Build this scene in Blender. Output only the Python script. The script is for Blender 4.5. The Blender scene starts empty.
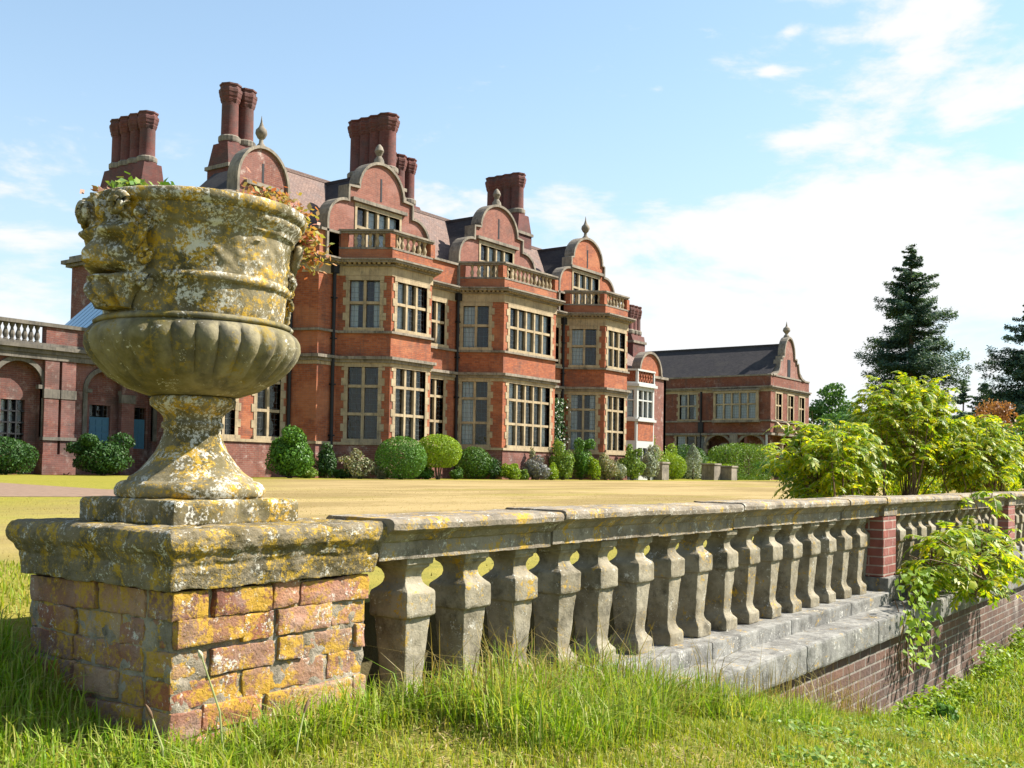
import bpy, bmesh, math, random
import numpy as np
from mathutils import Vector, noise
random.seed(7); RNG = np.random.default_rng(7)
rad = math.radians
scene = bpy.context.scene
COL = scene.collection

# ------------------------------------------------------------------ camera
# +X runs along the house front and the balustrade, -Y is the side they face, z = 0 is eye height
cam_d = bpy.data.cameras.new('camera'); cam = bpy.data.objects.new('camera', cam_d); COL.objects.link(cam)
F_PX = 1060.0; A0, PIT, ROL, SHF = rad(35.75), rad(1.8), 0.017, 52.7
_f0 = Vector((math.cos(A0), math.sin(A0), 0)); _r0 = Vector((math.sin(A0), -math.cos(A0), 0)); _z = Vector((0, 0, 1))
_fw = _f0*math.cos(PIT) + _z*math.sin(PIT); _up = _z*math.cos(PIT) - _f0*math.sin(PIT)
_r2 = _r0*math.cos(ROL) + _up*math.sin(ROL); _u2 = _up*math.cos(ROL) - _r0*math.sin(ROL)
from mathutils import Matrix
cam.matrix_world = Matrix(((_r2.x, _u2.x, -_fw.x, 0), (_r2.y, _u2.y, -_fw.y, 0), (_r2.z, _u2.z, -_fw.z, 0), (0, 0, 0, 1)))
cam_d.sensor_width = 36; cam_d.lens = F_PX/1024*36; cam_d.shift_y = SHF/1024
cam_d.clip_start = 0.05; cam_d.clip_end = 5000
scene.camera = cam
def gx(px, Y):
    """world X of the photo's column px in the vertical plane at distance Y (used once, to read places off the photo)"""
    d = _fw + _r2*((px-512)/F_PX) - _u2*((470-384-SHF)/F_PX)
    return d.x*Y/d.y

# ------------------------------------------------------------------ sun, sky, exposure
SUN_AZ, SUN_EL = rad(-40), rad(44)
sd = bpy.data.lights.new('sun', 'SUN'); sd.energy = 5.0; sd.angle = rad(0.5); sd.color = (1, 0.94, 0.84)
so = bpy.data.objects.new('sun', sd); COL.objects.link(so)
sv = Vector((math.cos(SUN_AZ)*math.cos(SUN_EL), math.sin(SUN_AZ)*math.cos(SUN_EL), math.sin(SUN_EL)))
so.rotation_euler = sv.to_track_quat('Z', 'Y').to_euler()
scene.view_settings.view_transform = 'Standard'; scene.view_settings.look = 'None'
scene.view_settings.gamma = 1; scene.view_settings.use_curve_mapping = False
scene.view_settings.exposure = 1.42

class NT:
    def __init__(s, tree): s.t = tree; tree.nodes.clear()
    def n(s, typ, **kw):
        nd = s.t.nodes.new(typ)
        for k, v in kw.items():
            if k.startswith('i_'):
                key = k[2:]; key = int(key) if key.isdigit() else key.replace('__', ' ')
                if hasattr(v, 'is_linked') or isinstance(v, bpy.types.NodeSocket): s.t.links.new(v, nd.inputs[key])
                else: nd.inputs[key].default_value = v
            else: setattr(nd, k, v)
        return nd
    def link(s, a, b): s.t.links.new(a, b)
    def math(s, op, a, b=None, c=None, clamp=False):
        nd = s.t.nodes.new('ShaderNodeMath'); nd.operation = op; nd.use_clamp = clamp
        for i, v in enumerate((a, b, c)):
            if v is None: continue
            if isinstance(v, bpy.types.NodeSocket): s.link(v, nd.inputs[i])
            else: nd.inputs[i].default_value = v
        return nd.outputs[0]
    def mix(s, fac, a, b, mode='MIX'):
        nd = s.t.nodes.new('ShaderNodeMix'); nd.data_type = 'RGBA'; nd.blend_type = mode
        for i, v in ((0, fac), (6, a), (7, b)):
            if isinstance(v, bpy.types.NodeSocket): s.link(v, nd.inputs[i])
            else: nd.inputs[i].default_value = v if i == 0 else (*v, 1) if len(v) == 3 else v
        return nd.outputs[2]
    def ramp(s, v, lo, hi):
        nd = s.t.nodes.new('ShaderNodeMapRange'); nd.interpolation_type = 'SMOOTHSTEP'
        s.link(v, nd.inputs[0]); nd.inputs[1].default_value = lo; nd.inputs[2].default_value = hi
        return nd.outputs[0]
    def noise(s, vec, scale, detail=4, rough=.55, dist=0):
        nd = s.n('ShaderNodeTexNoise'); s.link(vec, nd.inputs['Vector'])
        nd.inputs['Scale'].default_value = scale; nd.inputs['Detail'].default_value = detail
        nd.inputs['Roughness'].default_value = rough; nd.inputs['Distortion'].default_value = dist
        return nd.outputs[0]
    def bump(s, h, strength, dist, normal=None):
        nd = s.n('ShaderNodeBump'); s.link(h, nd.inputs['Height'])
        nd.inputs['Strength'].default_value = strength; nd.inputs['Distance'].default_value = dist
        if normal: s.link(normal, nd.inputs['Normal'])
        return nd.outputs[0]
    def scalevec(s, vec, sc):
        nd = s.n('ShaderNodeVectorMath', operation='MULTIPLY'); s.link(vec, nd.inputs[0]); nd.inputs[1].default_value = sc
        return nd.outputs[0]

world = bpy.data.worlds.new('World'); scene.world = world; world.use_nodes = True
w = NT(world.node_tree)
sky = w.n('ShaderNodeTexSky', sky_type='NISHITA'); sky.sun_disc = False
sky.sun_elevation = SUN_EL; sky.sun_rotation = math.atan2(sv.x, sv.y); sky.air_density = 1.0; sky.dust_density = 0.6; sky.ozone_density = 1.2
tc = w.n('ShaderNodeTexCoord').outputs['Generated']
sep = w.n('ShaderNodeSeparateXYZ'); w.link(tc, sep.inputs[0])
az = w.math('ARCTAN2', sep.outputs[1], sep.outputs[0]); el = w.math('ARCSINE', sep.outputs[2])
comb = w.n('ShaderNodeCombineXYZ'); w.link(w.math('MULTIPLY', az, 1.0), comb.inputs[0]); w.link(w.math('MULTIPLY', el, 2.6), comb.inputs[1])
cn = w.noise(comb.outputs[0], 5.0, 9, .6, .35)
cn2 = w.noise(comb.outputs[0], 17.0, 6, .6, .2)
def blob(px, py, rx, ry, amp):
    a = A0 - math.atan((px-512)/F_PX); e = math.atan((470-py)/F_PX)
    dx = w.math('DIVIDE', w.math('SUBTRACT', az, a), rx/F_PX); dy = w.math('DIVIDE', w.math('SUBTRACT', el, e), ry/F_PX)
    r2 = w.math('ADD', w.math('MULTIPLY', dx, dx), w.math('MULTIPLY', dy, dy))
    return w.math('MULTIPLY', w.math('EXPONENT', w.math('MULTIPLY', r2, -1.0)), amp)
bias = None
for b in ((700, 225, 170, 60, .26), (880, 260, 230, 75, .20), (1060, 260, 150, 90, .22), (560, 195, 60, 26, .14), (915, 50, 95, 45, .40), (985, 125, 60, 24, .28), (800, 142, 80, 12, .26), (765, 74, 12, 5, .25), (785, 35, 12, 6, .22),
          (5, 205, 60, 60, .30), (780, 400, 520, 90, .36), (640, 350, 200, 60, .25), (0, 320, 90, 60, .22), (480, 205, 60, 22, .18), (350, 60, 280, 90, -.2)):
    v = blob(*b); bias = v if bias is None else w.math('ADD', bias, v)
dens = w.math('ADD', w.math('ADD', w.math('MULTIPLY_ADD', cn, 1.45, -.24), w.math('MULTIPLY', cn2, .5)), bias)
cl = w.ramp(dens, .80, 1.08)
pale = w.ramp(el, .42, .02)      # the air whitens towards the horizon
skyc = w.mix(1.0, sky.outputs[0], (.84, .94, .91), 'MULTIPLY')
skyc = w.mix(w.math('MULTIPLY_ADD', pale, .45, .22), skyc, (2.8, 3.25, 3.6))
cc = w.mix(cl, skyc, (3.75, 3.8, 3.86))
bg = w.n('ShaderNodeBackground'); w.link(cc, bg.inputs[0]); bg.inputs[1].default_value = 0.1
wo = w.n('ShaderNodeOutputWorld'); w.link(bg.outputs[0], wo.inputs[0])

# ------------------------------------------------------------------ materials
def mat(name, disp=False):
    m = bpy.data.materials.new(name); m.use_nodes = True
    t = NT(m.node_tree); o = t.n('ShaderNodeOutputMaterial'); p = t.n('ShaderNodeBsdfPrincipled')
    t.link(p.outputs[0], o.inputs[0]); p.inputs['Roughness'].default_value = .85
    p.inputs['Specular IOR Level'].default_value = .25
    return m, t, p, o
def uvpos(t): return t.n('ShaderNodeUVMap', uv_map='uv').outputs[0]
def wpos(t): return t.n('ShaderNodeNewGeometry').outputs['Position']

def brick_mat(name, c1, c2, mortar, stain=(.07, .05, .045), st=(.55, .8), mort=.012, bumpd=.012, pale=0, wash=None, bw=.225, rh=.075):
    m, t, p, o = mat(name)
    uv = uvpos(t); pos = wpos(t)
    br = t.n('ShaderNodeTexBrick'); t.link(uv, br.inputs['Vector'])
    br.inputs['Color1'].default_value = (*c1, 1); br.inputs['Color2'].default_value = (*c2, 1); br.inputs['Mortar'].default_value = (*mortar, 1)
    br.inputs['Scale'].default_value = 1; br.inputs['Mortar Size'].default_value = mort*.5; br.inputs['Mortar Smooth'].default_value = .3
    br.inputs['Bias'].default_value = 0; br.inputs['Brick Width'].default_value = bw; br.inputs['Row Height'].default_value = rh
    n1 = t.noise(pos, 1.1, 6, .65); n2 = t.noise(pos, 6, 5, .6); n3 = t.noise(pos, 40, 3)
    c = t.mix(t.math('MULTIPLY', t.ramp(n2, .3, .75), .65), br.outputs[0], (c1[0]*.55, c1[1]*.5, c1[2]*.55))
    c = t.mix(t.math('MULTIPLY', t.ramp(n1, *st), .75), c, stain)
    sk = t.noise(t.scalevec(pos, (2.6, 2.6, .32)), 1.0, 6, .65)
    c = t.mix(t.math('MULTIPLY', t.ramp(sk, .5, .72), .55), c, stain)
    pt = t.noise(t.scalevec(pos, (.5, .5, .9)), 1.0, 3, .5)
    c = t.mix(t.math('MULTIPLY', t.ramp(pt, .52, .62), .35), c, (c1[0]*1.15, c1[1]*1.6, c1[2]*2.0))
    if pale: c = t.mix(t.math('MULTIPLY', t.ramp(t.noise(pos, 2.3, 7, .7), .52, .72), pale), c, (.5, .43, .38))
    t.link(c, p.inputs['Base Color'])
    h = t.math('ADD', t.math('MULTIPLY', br.outputs[1], -1), t.math('MULTIPLY', n3, .5))
    t.link(t.bump(h, .7, bumpd), p.inputs['Normal'])
    return m

def stone_mat(name, a, b, yellow=0, white=0, dark=.5, island=None, sc=1.0, bumpd=.004, ycol=(.45, .27, .012), streak=0):
    m, t, p, o = mat(name); pos = wpos(t)
    n1 = t.noise(pos, 5*sc, 7, .65); n2 = t.noise(pos, 27*sc, 6, .7)
    c = t.mix(t.ramp(n1, .32, .68), b, a)
    if island:
        r = t.n('ShaderNodeNewGeometry').outputs['Random Per Island']
        cr = t.n('ShaderNodeValToRGB'); t.link(r, cr.inputs[0]); e = cr.color_ramp.elements
        e[0].color = (*island[0], 1); e[1].color = (*island[-1], 1); e[1].position = 1
        for i, q in enumerate(island[1:-1]):
            k = e.new((i+1)/(len(island)-1)); k.color = (*q, 1)
        c = t.mix(t.math('MULTIPLY', t.ramp(n1, .4, .7), .4), cr.outputs[0], a)
    if dark: c = t.mix(t.math('MULTIPLY', t.ramp(t.noise(pos, 8*sc, 8, .75), .48, .72), dark), c, (.035, .033, .025))
    if streak:
        sn = t.noise(t.scalevec(pos, (14, 14, 1.2)), 1.0, 4, .6)
        c = t.mix(t.math('MULTIPLY', t.ramp(sn, .48, .68), streak), c, (.05, .048, .045))
    if yellow:
        off = t.n('ShaderNodeVectorMath', operation='ADD'); t.link(pos, off.inputs[0]); off.inputs[1].default_value = (3.1, 7.7, 1.3)
        ny = t.math('ADD', t.math('MULTIPLY', t.noise(off.outputs[0], 9*sc, 6, .65, .4), .5), t.math('MULTIPLY', t.noise(off.outputs[0], 55*sc, 7, .8), .5))
        y = t.ramp(ny, .60-.14*yellow, .64-.10*yellow)
        yc = t.mix(n2, (ycol[0]*.6, ycol[1]*.62, ycol[2]), (ycol[0]*1.25, ycol[1]*1.25, ycol[2]*2))
        c = t.mix(t.math('MULTIPLY', y, .9), c, yc)
    if white:
        off = t.n('ShaderNodeVectorMath', operation='ADD'); t.link(pos, off.inputs[0]); off.inputs[1].default_value = (11.1, 2.7, 5.3)
        nw = t.math('ADD', t.math('MULTIPLY', t.noise(off.outputs[0], 14*sc, 6, .65, .3), .45), t.math('MULTIPLY', t.noise(off.outputs[0], 80*sc, 6, .8), .55))
        c = t.mix(t.math('MULTIPLY', t.ramp(nw, .63-.13*white, .67-.11*white), .85), c, (.56, .54, .48))
    c = t.mix(t.math('MULTIPLY', t.ramp(n2, .5, .8), .45), c, (.06, .055, .045))
    t.link(c, p.inputs['Base Color'])
    h = t.math('ADD', t.math('MULTIPLY', n1, 1.0), t.math('ADD', t.math('MULTIPLY', n2, .6), t.math('MULTIPLY', t.noise(pos, 130*sc, 3), .3)))
    t.link(t.bump(h, .8, bumpd), p.inputs['Normal'])
    return m

def plain(name, c, rough=.7, spec=.25, nz=0, sc=8):
    m, t, p, o = mat(name)
    if nz:
        n = t.noise(wpos(t), sc, 6, .6)
        t.link(t.mix(n, tuple(x*(1-nz) for x in c), tuple(min(1, x*(1+nz)) for x in c)), p.inputs['Base Color'])
        t.link(t.bump(n, .5, .004), p.inputs['Normal'])
    else: p.inputs['Base Color'].default_value = (*c, 1)
    p.inputs['Roughness'].default_value = rough; p.inputs['Specular IOR Level'].default_value = spec
    return m

def leaf_mat(name, cols, trans=.35, rough=.5):
    m = bpy.data.materials.new(name); m.use_nodes = True; t = NT(m.node_tree)
    o = t.n('ShaderNodeOutputMaterial'); geo = t.n('ShaderNodeNewGeometry')
    cr = t.n('ShaderNodeValToRGB'); t.link(geo.outputs['Random Per Island'], cr.inputs[0]); e = cr.color_ramp.elements
    e[0].color = (*cols[0], 1); e[1].color = (*cols[-1], 1)
    for i, q in enumerate(cols[1:-1]): e.new((i+1)/(len(cols)-1)).color = (*q, 1)
    n = t.noise(geo.outputs['Position'], 1.8, 3)
    c = t.mix(t.math('MULTIPLY', t.ramp(n, .35, .7), .35), cr.outputs[0], tuple(x*.62 for x in cols[0]))
    p = t.n('ShaderNodeBsdfPrincipled'); t.link(c, p.inputs['Base Color']); p.inputs['Roughness'].default_value = rough; p.inputs['Specular IOR Level'].default_value = .2
    tr = t.n('ShaderNodeBsdfTranslucent'); t.link(t.mix(1, c, (1.25, 1.15, .5), 'MULTIPLY'), tr.inputs[0])
    mx = t.n('ShaderNodeMixShader'); mx.inputs[0].default_value = trans; t.link(p.outputs[0], mx.inputs[1]); t.link(tr.outputs[0], mx.inputs[2])
    t.link(mx.outputs[0], o.inputs[0])
    return m

M = {}
M['brick'] = brick_mat('orange_red_brick', (.37, .112, .044), (.235, .066, .031), (.21, .15, .11), st=(.5, .78))
M['brick_old'] = brick_mat('old_purple_brick', (.22, .08, .054), (.145, .053, .04), (.24, .2, .165), st=(.5, .78), pale=.55)
M['brick_gw'] = brick_mat('pale_gable_brick', (.28, .125, .085), (.2, .085, .065), (.27, .215, .18), st=(.55, .85), pale=.3)
M['brick_wing'] = brick_mat('dark_red_brick', (.21, .066, .036), (.14, .046, .028), (.18, .13, .10), st=(.48, .75), pale=.25)  # darkened so the brick colour carries shade of the wing's long side
M['brick_arc'] = brick_mat('shade_darkened_brick', (.19, .07, .05), (.125, .048, .04), (.2, .16, .14), st=(.42, .7), pale=.3)  # brick darkened in colour to stand in for shade on the arcade
M['brick_chim'] = brick_mat('chimney_brick', (.155, .046, .034), (.095, .033, .027), (.13, .095, .08), st=(.42, .7))
M['brick_pink'] = brick_mat('gable_pink_brick', (.27, .105, .07), (.195, .075, .053), (.25, .185, .15), st=(.5, .8))
M['brick_wall'] = brick_mat('retaining_brick', (.16, .085, .058), (.085, .052, .042), (.27, .245, .21), st=(.45, .7), mort=.015, bumpd=.02, pale=.45, rh=.06, bw=.2)
M['brick_red'] = brick_mat('pier_red_brick', (.27, .085, .06), (.19, .065, .05), (.36, .31, .26), st=(.55, .8), mort=.013, bumpd=.012, pale=.4, rh=.062, bw=.2)
M['buff'] = stone_mat('buff_dressed_stone', (.40, .315, .195), (.285, .215, .13), dark=.5, sc=.35, bumpd=.003, streak=.35)
M['trim'] = stone_mat('weathered_trim_stone', (.26, .22, .17), (.16, .135, .105), dark=.85, sc=.3, bumpd=.004, streak=.5)
M['trim_shade'] = stone_mat('shade_darkened_trim', (.16, .14, .115), (.09, .08, .065), dark=.85, sc=.3, streak=.6)  # darker trim for the arcade, its shade put into the stone colour
M['white_wood'] = plain('white_paint', (.40, .40, .38), .6, nz=.08)
M['cut'] = stone_mat('baluster_stone', (.29, .255, .185), (.15, .125, .08), yellow=.32, white=.45, dark=.8, sc=1.2, bumpd=.007)
M['cope'] = stone_mat('coping_stone', (.27, .23, .175), (.155, .125, .09), yellow=.55, white=.6, dark=.75, bumpd=.011)
M['pcope'] = stone_mat('pier_cap_stone', (.19, .155, .10), (.075, .058, .022), yellow=.72, white=.62, dark=.8, bumpd=.011, sc=1.5, ycol=(.40, .25, .012))
M['urn'] = stone_mat('lichen_urn_stone', (.205, .17, .10), (.07, .056, .014), yellow=.74, white=.88, dark=.85, sc=1.25, bumpd=.005)
M['urnb'] = stone_mat('bowl_stone', (.25, .215, .13), (.10, .083, .025), yellow=.5, white=.45, dark=.65, sc=1.1, bumpd=.004, ycol=(.26, .18, .02), streak=.6)
M['ledge'] = stone_mat('grey_ledge_stone', (.25, .243, .22), (.145, .14, .128), yellow=.25, white=.5, dark=.85, bumpd=.011, streak=.5)
M['pbrick'] = stone_mat('pier_old_brick', (.40, .33, .27), (.4, .33, .27), yellow=.88, white=.55, dark=.8, sc=1.05, bumpd=.012, ycol=(.42, .245, .015),
                        island=[(.24, .08, .042), (.13, .055, .04), (.27, .135, .07), (.19, .09, .058), (.29, .095, .045), (.30, .2, .11)])
M['mortar'] = stone_mat('old_mortar', (.30, .26, .20), (.16, .13, .09), yellow=.5, white=.4, dark=.8, sc=1.5, bumpd=.012)
M['iron'] = plain('black_iron', (.012, .012, .014), .5)
M['lead'] = plain('lead_grey', (.12, .125, .14), .6, nz=.2)
M['curtain'] = plain('white_curtain', (.66, .68, .70), .9, nz=.1, sc=3)
M['dark_room'] = plain('dark_panelled_room', (.12, .058, .032), .9)
M['blue_door'] = plain('blue_paint', (.05, .13, .20), .45, nz=.15)
M['soil'] = plain('dry_soil', (.16, .11, .07), .95, nz=.5, sc=14)
M['bark'] = plain('bark', (.10, .075, .05), .9, nz=.5, sc=12)
M['stem'] = plain('brown_stem', (.13, .08, .045), .8, nz=.4, sc=20)
M['budm'] = plain('cream_bud', (.5, .45, .28), .8, nz=.3, sc=60)
M['green_stem'] = plain('pale_green_stem', (.34, .36, .15), .6, nz=.2)

def tile_mat():
    m, t, p, o = mat('clay_roof_tile'); uv = uvpos(t); pos = wpos(t)
    br = t.n('ShaderNodeTexBrick'); t.link(uv, br.inputs['Vector'])
    br.inputs['Color1'].default_value = (.215, .14, .112, 1); br.inputs['Color2'].default_value = (.15, .098, .082, 1); br.inputs['Mortar'].default_value = (.06, .045, .04, 1)
    br.inputs['Scale'].default_value = 1; br.inputs['Mortar Size'].default_value = .006; br.inputs['Brick Width'].default_value = .17; br.inputs['Row Height'].default_value = .11
    c = t.mix(t.math('MULTIPLY', t.ramp(t.noise(pos, 1.6, 7, .7), .42, .7), .7), br.outputs[0], (.13, .105, .10))
    c = t.mix(t.math('MULTIPLY', t.ramp(t.noise(pos, 9, 6, .7), .55, .75), .5), c, (.34, .29, .25))
    t.link(c, p.inputs['Base Color'])
    t.link(t.bump(t.math('ADD', t.math('MULTIPLY', br.outputs[1], -1), t.noise(pos, 25, 3)), .8, .02), p.inputs['Normal'])
    return m
M['tile'] = tile_mat()
def tile_dark():  # shaded copy of the roof tile: unlit slopes' darkness is in the colour
    m, t, p, o = mat('shaded_dark_tile'); uv = uvpos(t); pos = wpos(t)
    br = t.n('ShaderNodeTexBrick'); t.link(uv, br.inputs['Vector'])
    br.inputs['Color1'].default_value = (.042, .036, .038, 1); br.inputs['Color2'].default_value = (.026, .024, .027, 1); br.inputs['Mortar'].default_value = (.02, .018, .018, 1)
    br.inputs['Scale'].default_value = 1; br.inputs['Mortar Size'].default_value = .006; br.inputs['Brick Width'].default_value = .2; br.inputs['Row Height'].default_value = .12
    c = t.mix(t.math('MULTIPLY', t.ramp(t.noise(pos, 1.2, 7, .7), .45, .7), .6), br.outputs[0], (.055, .048, .042))
    t.link(c, p.inputs['Base Color'])
    t.link(t.bump(t.math('MULTIPLY', br.outputs[1], -1), .7, .02), p.inputs['Normal'])
    return m
M['tile_shade'] = tile_dark()

def glass_mat():
    m = bpy.data.materials.new('leaded_glass'); m.use_nodes = True; t = NT(m.node_tree); o = t.n('ShaderNodeOutputMaterial')
    uv = uvpos(t); pos = wpos(t)
    br = t.n('ShaderNodeTexBrick', offset=0.0); t.link(uv, br.inputs['Vector'])
    br.inputs['Scale'].default_value = 1; br.inputs['Mortar Size'].default_value = .006; br.inputs['Brick Width'].default_value = .17; br.inputs['Row Height'].default_value = .21
    br.inputs['Color1'].default_value = (0, 0, 0, 1); br.inputs['Color2'].default_value = (1, 1, 1, 1); br.inputs['Mortar'].default_value = (.5, .5, .5, 1)
    h = t.math('ADD', t.math('MULTIPLY', br.outputs[0], .3), t.noise(pos, 2.2, 2))
    nb = t.bump(h, .35, .03)
    tr = t.n('ShaderNodeBsdfTransparent'); tr.inputs[0].default_value = (.72, .76, .76, 1)
    gl = t.n('ShaderNodeBsdfGlossy'); gl.inputs[0].default_value = (.92, .96, 1, 1); gl.inputs['Roughness'].default_value = .04; t.link(nb, gl.inputs['Normal'])
    fr = t.n('ShaderNodeFresnel'); fr.inputs[0].default_value = 1.48; t.link(nb, fr.inputs['Normal'])
    mx = t.n('ShaderNodeMixShader'); t.link(fr.outputs[0], mx.inputs[0]); t.link(tr.outputs[0], mx.inputs[1]); t.link(gl.outputs[0], mx.inputs[2])
    ld = t.n('ShaderNodeBsdfDiffuse'); ld.inputs[0].default_value = (.11, .11, .105, 1)
    mx2 = t.n('ShaderNodeMixShader'); t.link(br.outputs[1], mx2.inputs[0]); t.link(mx.outputs[0], mx2.inputs[1]); t.link(ld.outputs[0], mx2.inputs[2])
    t.link(mx2.outputs[0], o.inputs[0])
    return m
M['glass'] = glass_mat()

# foliage
M['grass'] = leaf_mat('grass_blade', [(.15, .24, .015), (.23, .32, .022), (.33, .37, .036), (.44, .38, .13), (.19, .28, .018), (.40, .38, .085)], .42)
M['tallgrass'] = leaf_mat('tall_grass_blade', [(.13, .25, .014), (.20, .34, .018), (.29, .39, .03), (.46, .42, .15), (.16, .29, .016), (.38, .42, .09)], .45)
M['drygrass'] = leaf_mat('dry_lawn_blade', [(.19, .17, .03), (.27, .205, .06), (.33, .25, .095), (.23, .18, .042)], .3)
M['tree_of_heaven'] = leaf_mat('yellow_green_leaflet', [(.10, .21, .012), (.18, .31, .014), (.28, .39, .015), (.45, .48, .018), (.58, .52, .024), (.14, .26, .013), (.36, .43, .016)], .5, .45)
M['box'] = leaf_mat('box_leaf', [(.045, .12, .018), (.075, .18, .02), (.12, .24, .03)], .25)
M['boxy'] = leaf_mat('yellow_box_leaf', [(.12, .22, .014), (.21, .32, .018), (.30, .39, .025)], .35)
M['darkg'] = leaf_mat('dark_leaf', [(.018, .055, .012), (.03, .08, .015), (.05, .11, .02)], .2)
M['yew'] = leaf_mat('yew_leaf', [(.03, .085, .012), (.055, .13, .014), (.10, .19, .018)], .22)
M['yewsun'] = leaf_mat('sunlit_yew_leaf', [(.05, .125, .012), (.10, .19, .015), (.19, .27, .022)], .25)  # yew leaf brightened, the hedge's sunlight put into its colour
M['lightg'] = leaf_mat('light_leaf', [(.10, .19, .03), (.17, .27, .04), (.27, .34, .06)], .35)
M['greyg'] = leaf_mat('grey_green_leaf', [(.14, .18, .08), (.22, .24, .12), (.30, .28, .14), (.33, .24, .2)], .25)
M['silver'] = leaf_mat('silver_leaf', [(.20, .25, .17), (.30, .34, .24), (.36, .38, .28)], .2)
M['lav'] = leaf_mat('lavender_leaf', [(.14, .16, .13), (.22, .20, .24), (.20, .22, .16)], .2)
M['conifer'] = leaf_mat('conifer_needle', [(.03, .07, .055), (.05, .105, .075), (.08, .145, .09), (.11, .16, .07)], .3)  # bluish tint in the needles stands in for distance haze
M['broad'] = leaf_mat('broadleaf', [(.045, .12, .03), (.075, .17, .035), (.12, .23, .045)], .3)
M['copper'] = leaf_mat('copper_leaf', [(.24, .10, .04), (.33, .16, .06), (.38, .2, .08)], .3)
M['redleaf'] = leaf_mat('autumn_leaf', [(.40, .10, .07), (.42, .20, .10), (.34, .32, .07), (.24, .30, .07), (.48, .20, .15), (.30, .30, .08)], .4)
M['succ'] = leaf_mat('green_succulent_leaf', [(.08, .17, .03), (.14, .25, .04), (.27, .32, .06)], .25)
M['dryl'] = leaf_mat('dried_leaf', [(.26, .13, .08), (.35, .2, .12), (.2, .1, .07)], .2)
M['straw'] = leaf_mat('dead_straw', [(.34, .25, .12), (.48, .38, .20), (.24, .17, .08)], .15)
M['flower'] = leaf_mat('white_blossom', [(.7, .7, .66), (.62, .6, .55)], .2)

def ground_mat():
    m, t, p, o = mat('lawn_and_grass'); pos = wpos(t)
    sp = t.n('ShaderNodeSeparateXYZ'); t.link(pos, sp.inputs[0])
    n1 = t.noise(t.scalevec(pos, (.16, .42, 1)), 1.0, 8, .72); n2 = t.noise(pos, 7, 6, .7); n3 = t.noise(pos, 60, 4, .7); n4 = t.noise(pos, .16, 3)
    dry = t.mix(t.ramp(n1, .40, .60), (.22, .16, .07), (.33, .245, .115))
    dry = t.mix(t.math('MULTIPLY', t.ramp(n2, .45, .75), .4), dry, (.20, .17, .045))
    dry = t.mix(t.math('MULTIPLY', t.ramp(n3, .5, .75), .4), dry, (.12, .088, .034))
    grn = t.mix(t.ramp(n2, .35, .65), (.155, .16, .018), (.24, .21, .03))
    # greener towards the west end of the terrace, and a greener band under the house beds
    gm = t.math('MAXIMUM', t.ramp(t.math('ADD', t.math('SUBTRACT', sp.outputs[1], sp.outputs[0]), t.math('MULTIPLY', t.math('SUBTRACT', n1, .5), 10)), .5, 6), t.ramp(t.math('ADD', sp.outputs[1], t.math('MULTIPLY', t.math('SUBTRACT', n1, .5), 6)), 24.5, 27))
    gm = t.math('MAXIMUM', gm, t.math('MULTIPLY', t.ramp(sp.outputs[1], 6.5, 3.0), .8))
    gm = t.math('MAXIMUM', gm, t.math('MULTIPLY', t.ramp(t.noise(t.scalevec(pos, (.09, .3, 1)), 1.0, 6, .7), .53, .66), .55))
    c = t.mix(t.math('MULTIPLY', gm, .9), dry, grn)
    front = t.mix(t.ramp(n2, .4, .65), (.11, .12, .02), (.25, .20, .06))
    front = t.mix(t.ramp(n3, .45, .7), front, (.13, .14, .03))
    c = t.mix(t.ramp(sp.outputs[1], 2.44, 2.47), front, c)
    sn = t.n('ShaderNodeSeparateXYZ'); t.link(t.n('ShaderNodeNewGeometry').outputs['True Normal'], sn.inputs[0])
    c = t.mix(t.ramp(sn.outputs[2], .75, .5), c, t.mix(n2, (.05, .04, .022), (.10, .085, .04)))
    t.link(c, p.inputs['Base Color']); p.inputs['Roughness'].default_value = .95; p.inputs['Specular IOR Level'].default_value = .05
    t.link(t.bump(t.math('ADD', n3, n2), .5, .02), p.inputs['Normal'])
    return m
M['ground'] = ground_mat()
M['gravel'] = plain('pinkish_gravel', (.19, .125, .085), .95, nz=.6, sc=9)
M['bedsoil'] = M['soil']

# ------------------------------------------------------------------ mesh helpers
def FR(o, t, n=None):
    """frame on a wall: origin, horizontal tangent, outward normal"""
    o = Vector(o); t = Vector((t[0], t[1], 0)).normalized()
    n = Vector((t.y, -t.x, 0)) if n is None else Vector(n)
    return o, t, n
def P3(fr, u, v, w=0): return fr[0] + fr[1]*u + _z*v + fr[2]*w

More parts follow.
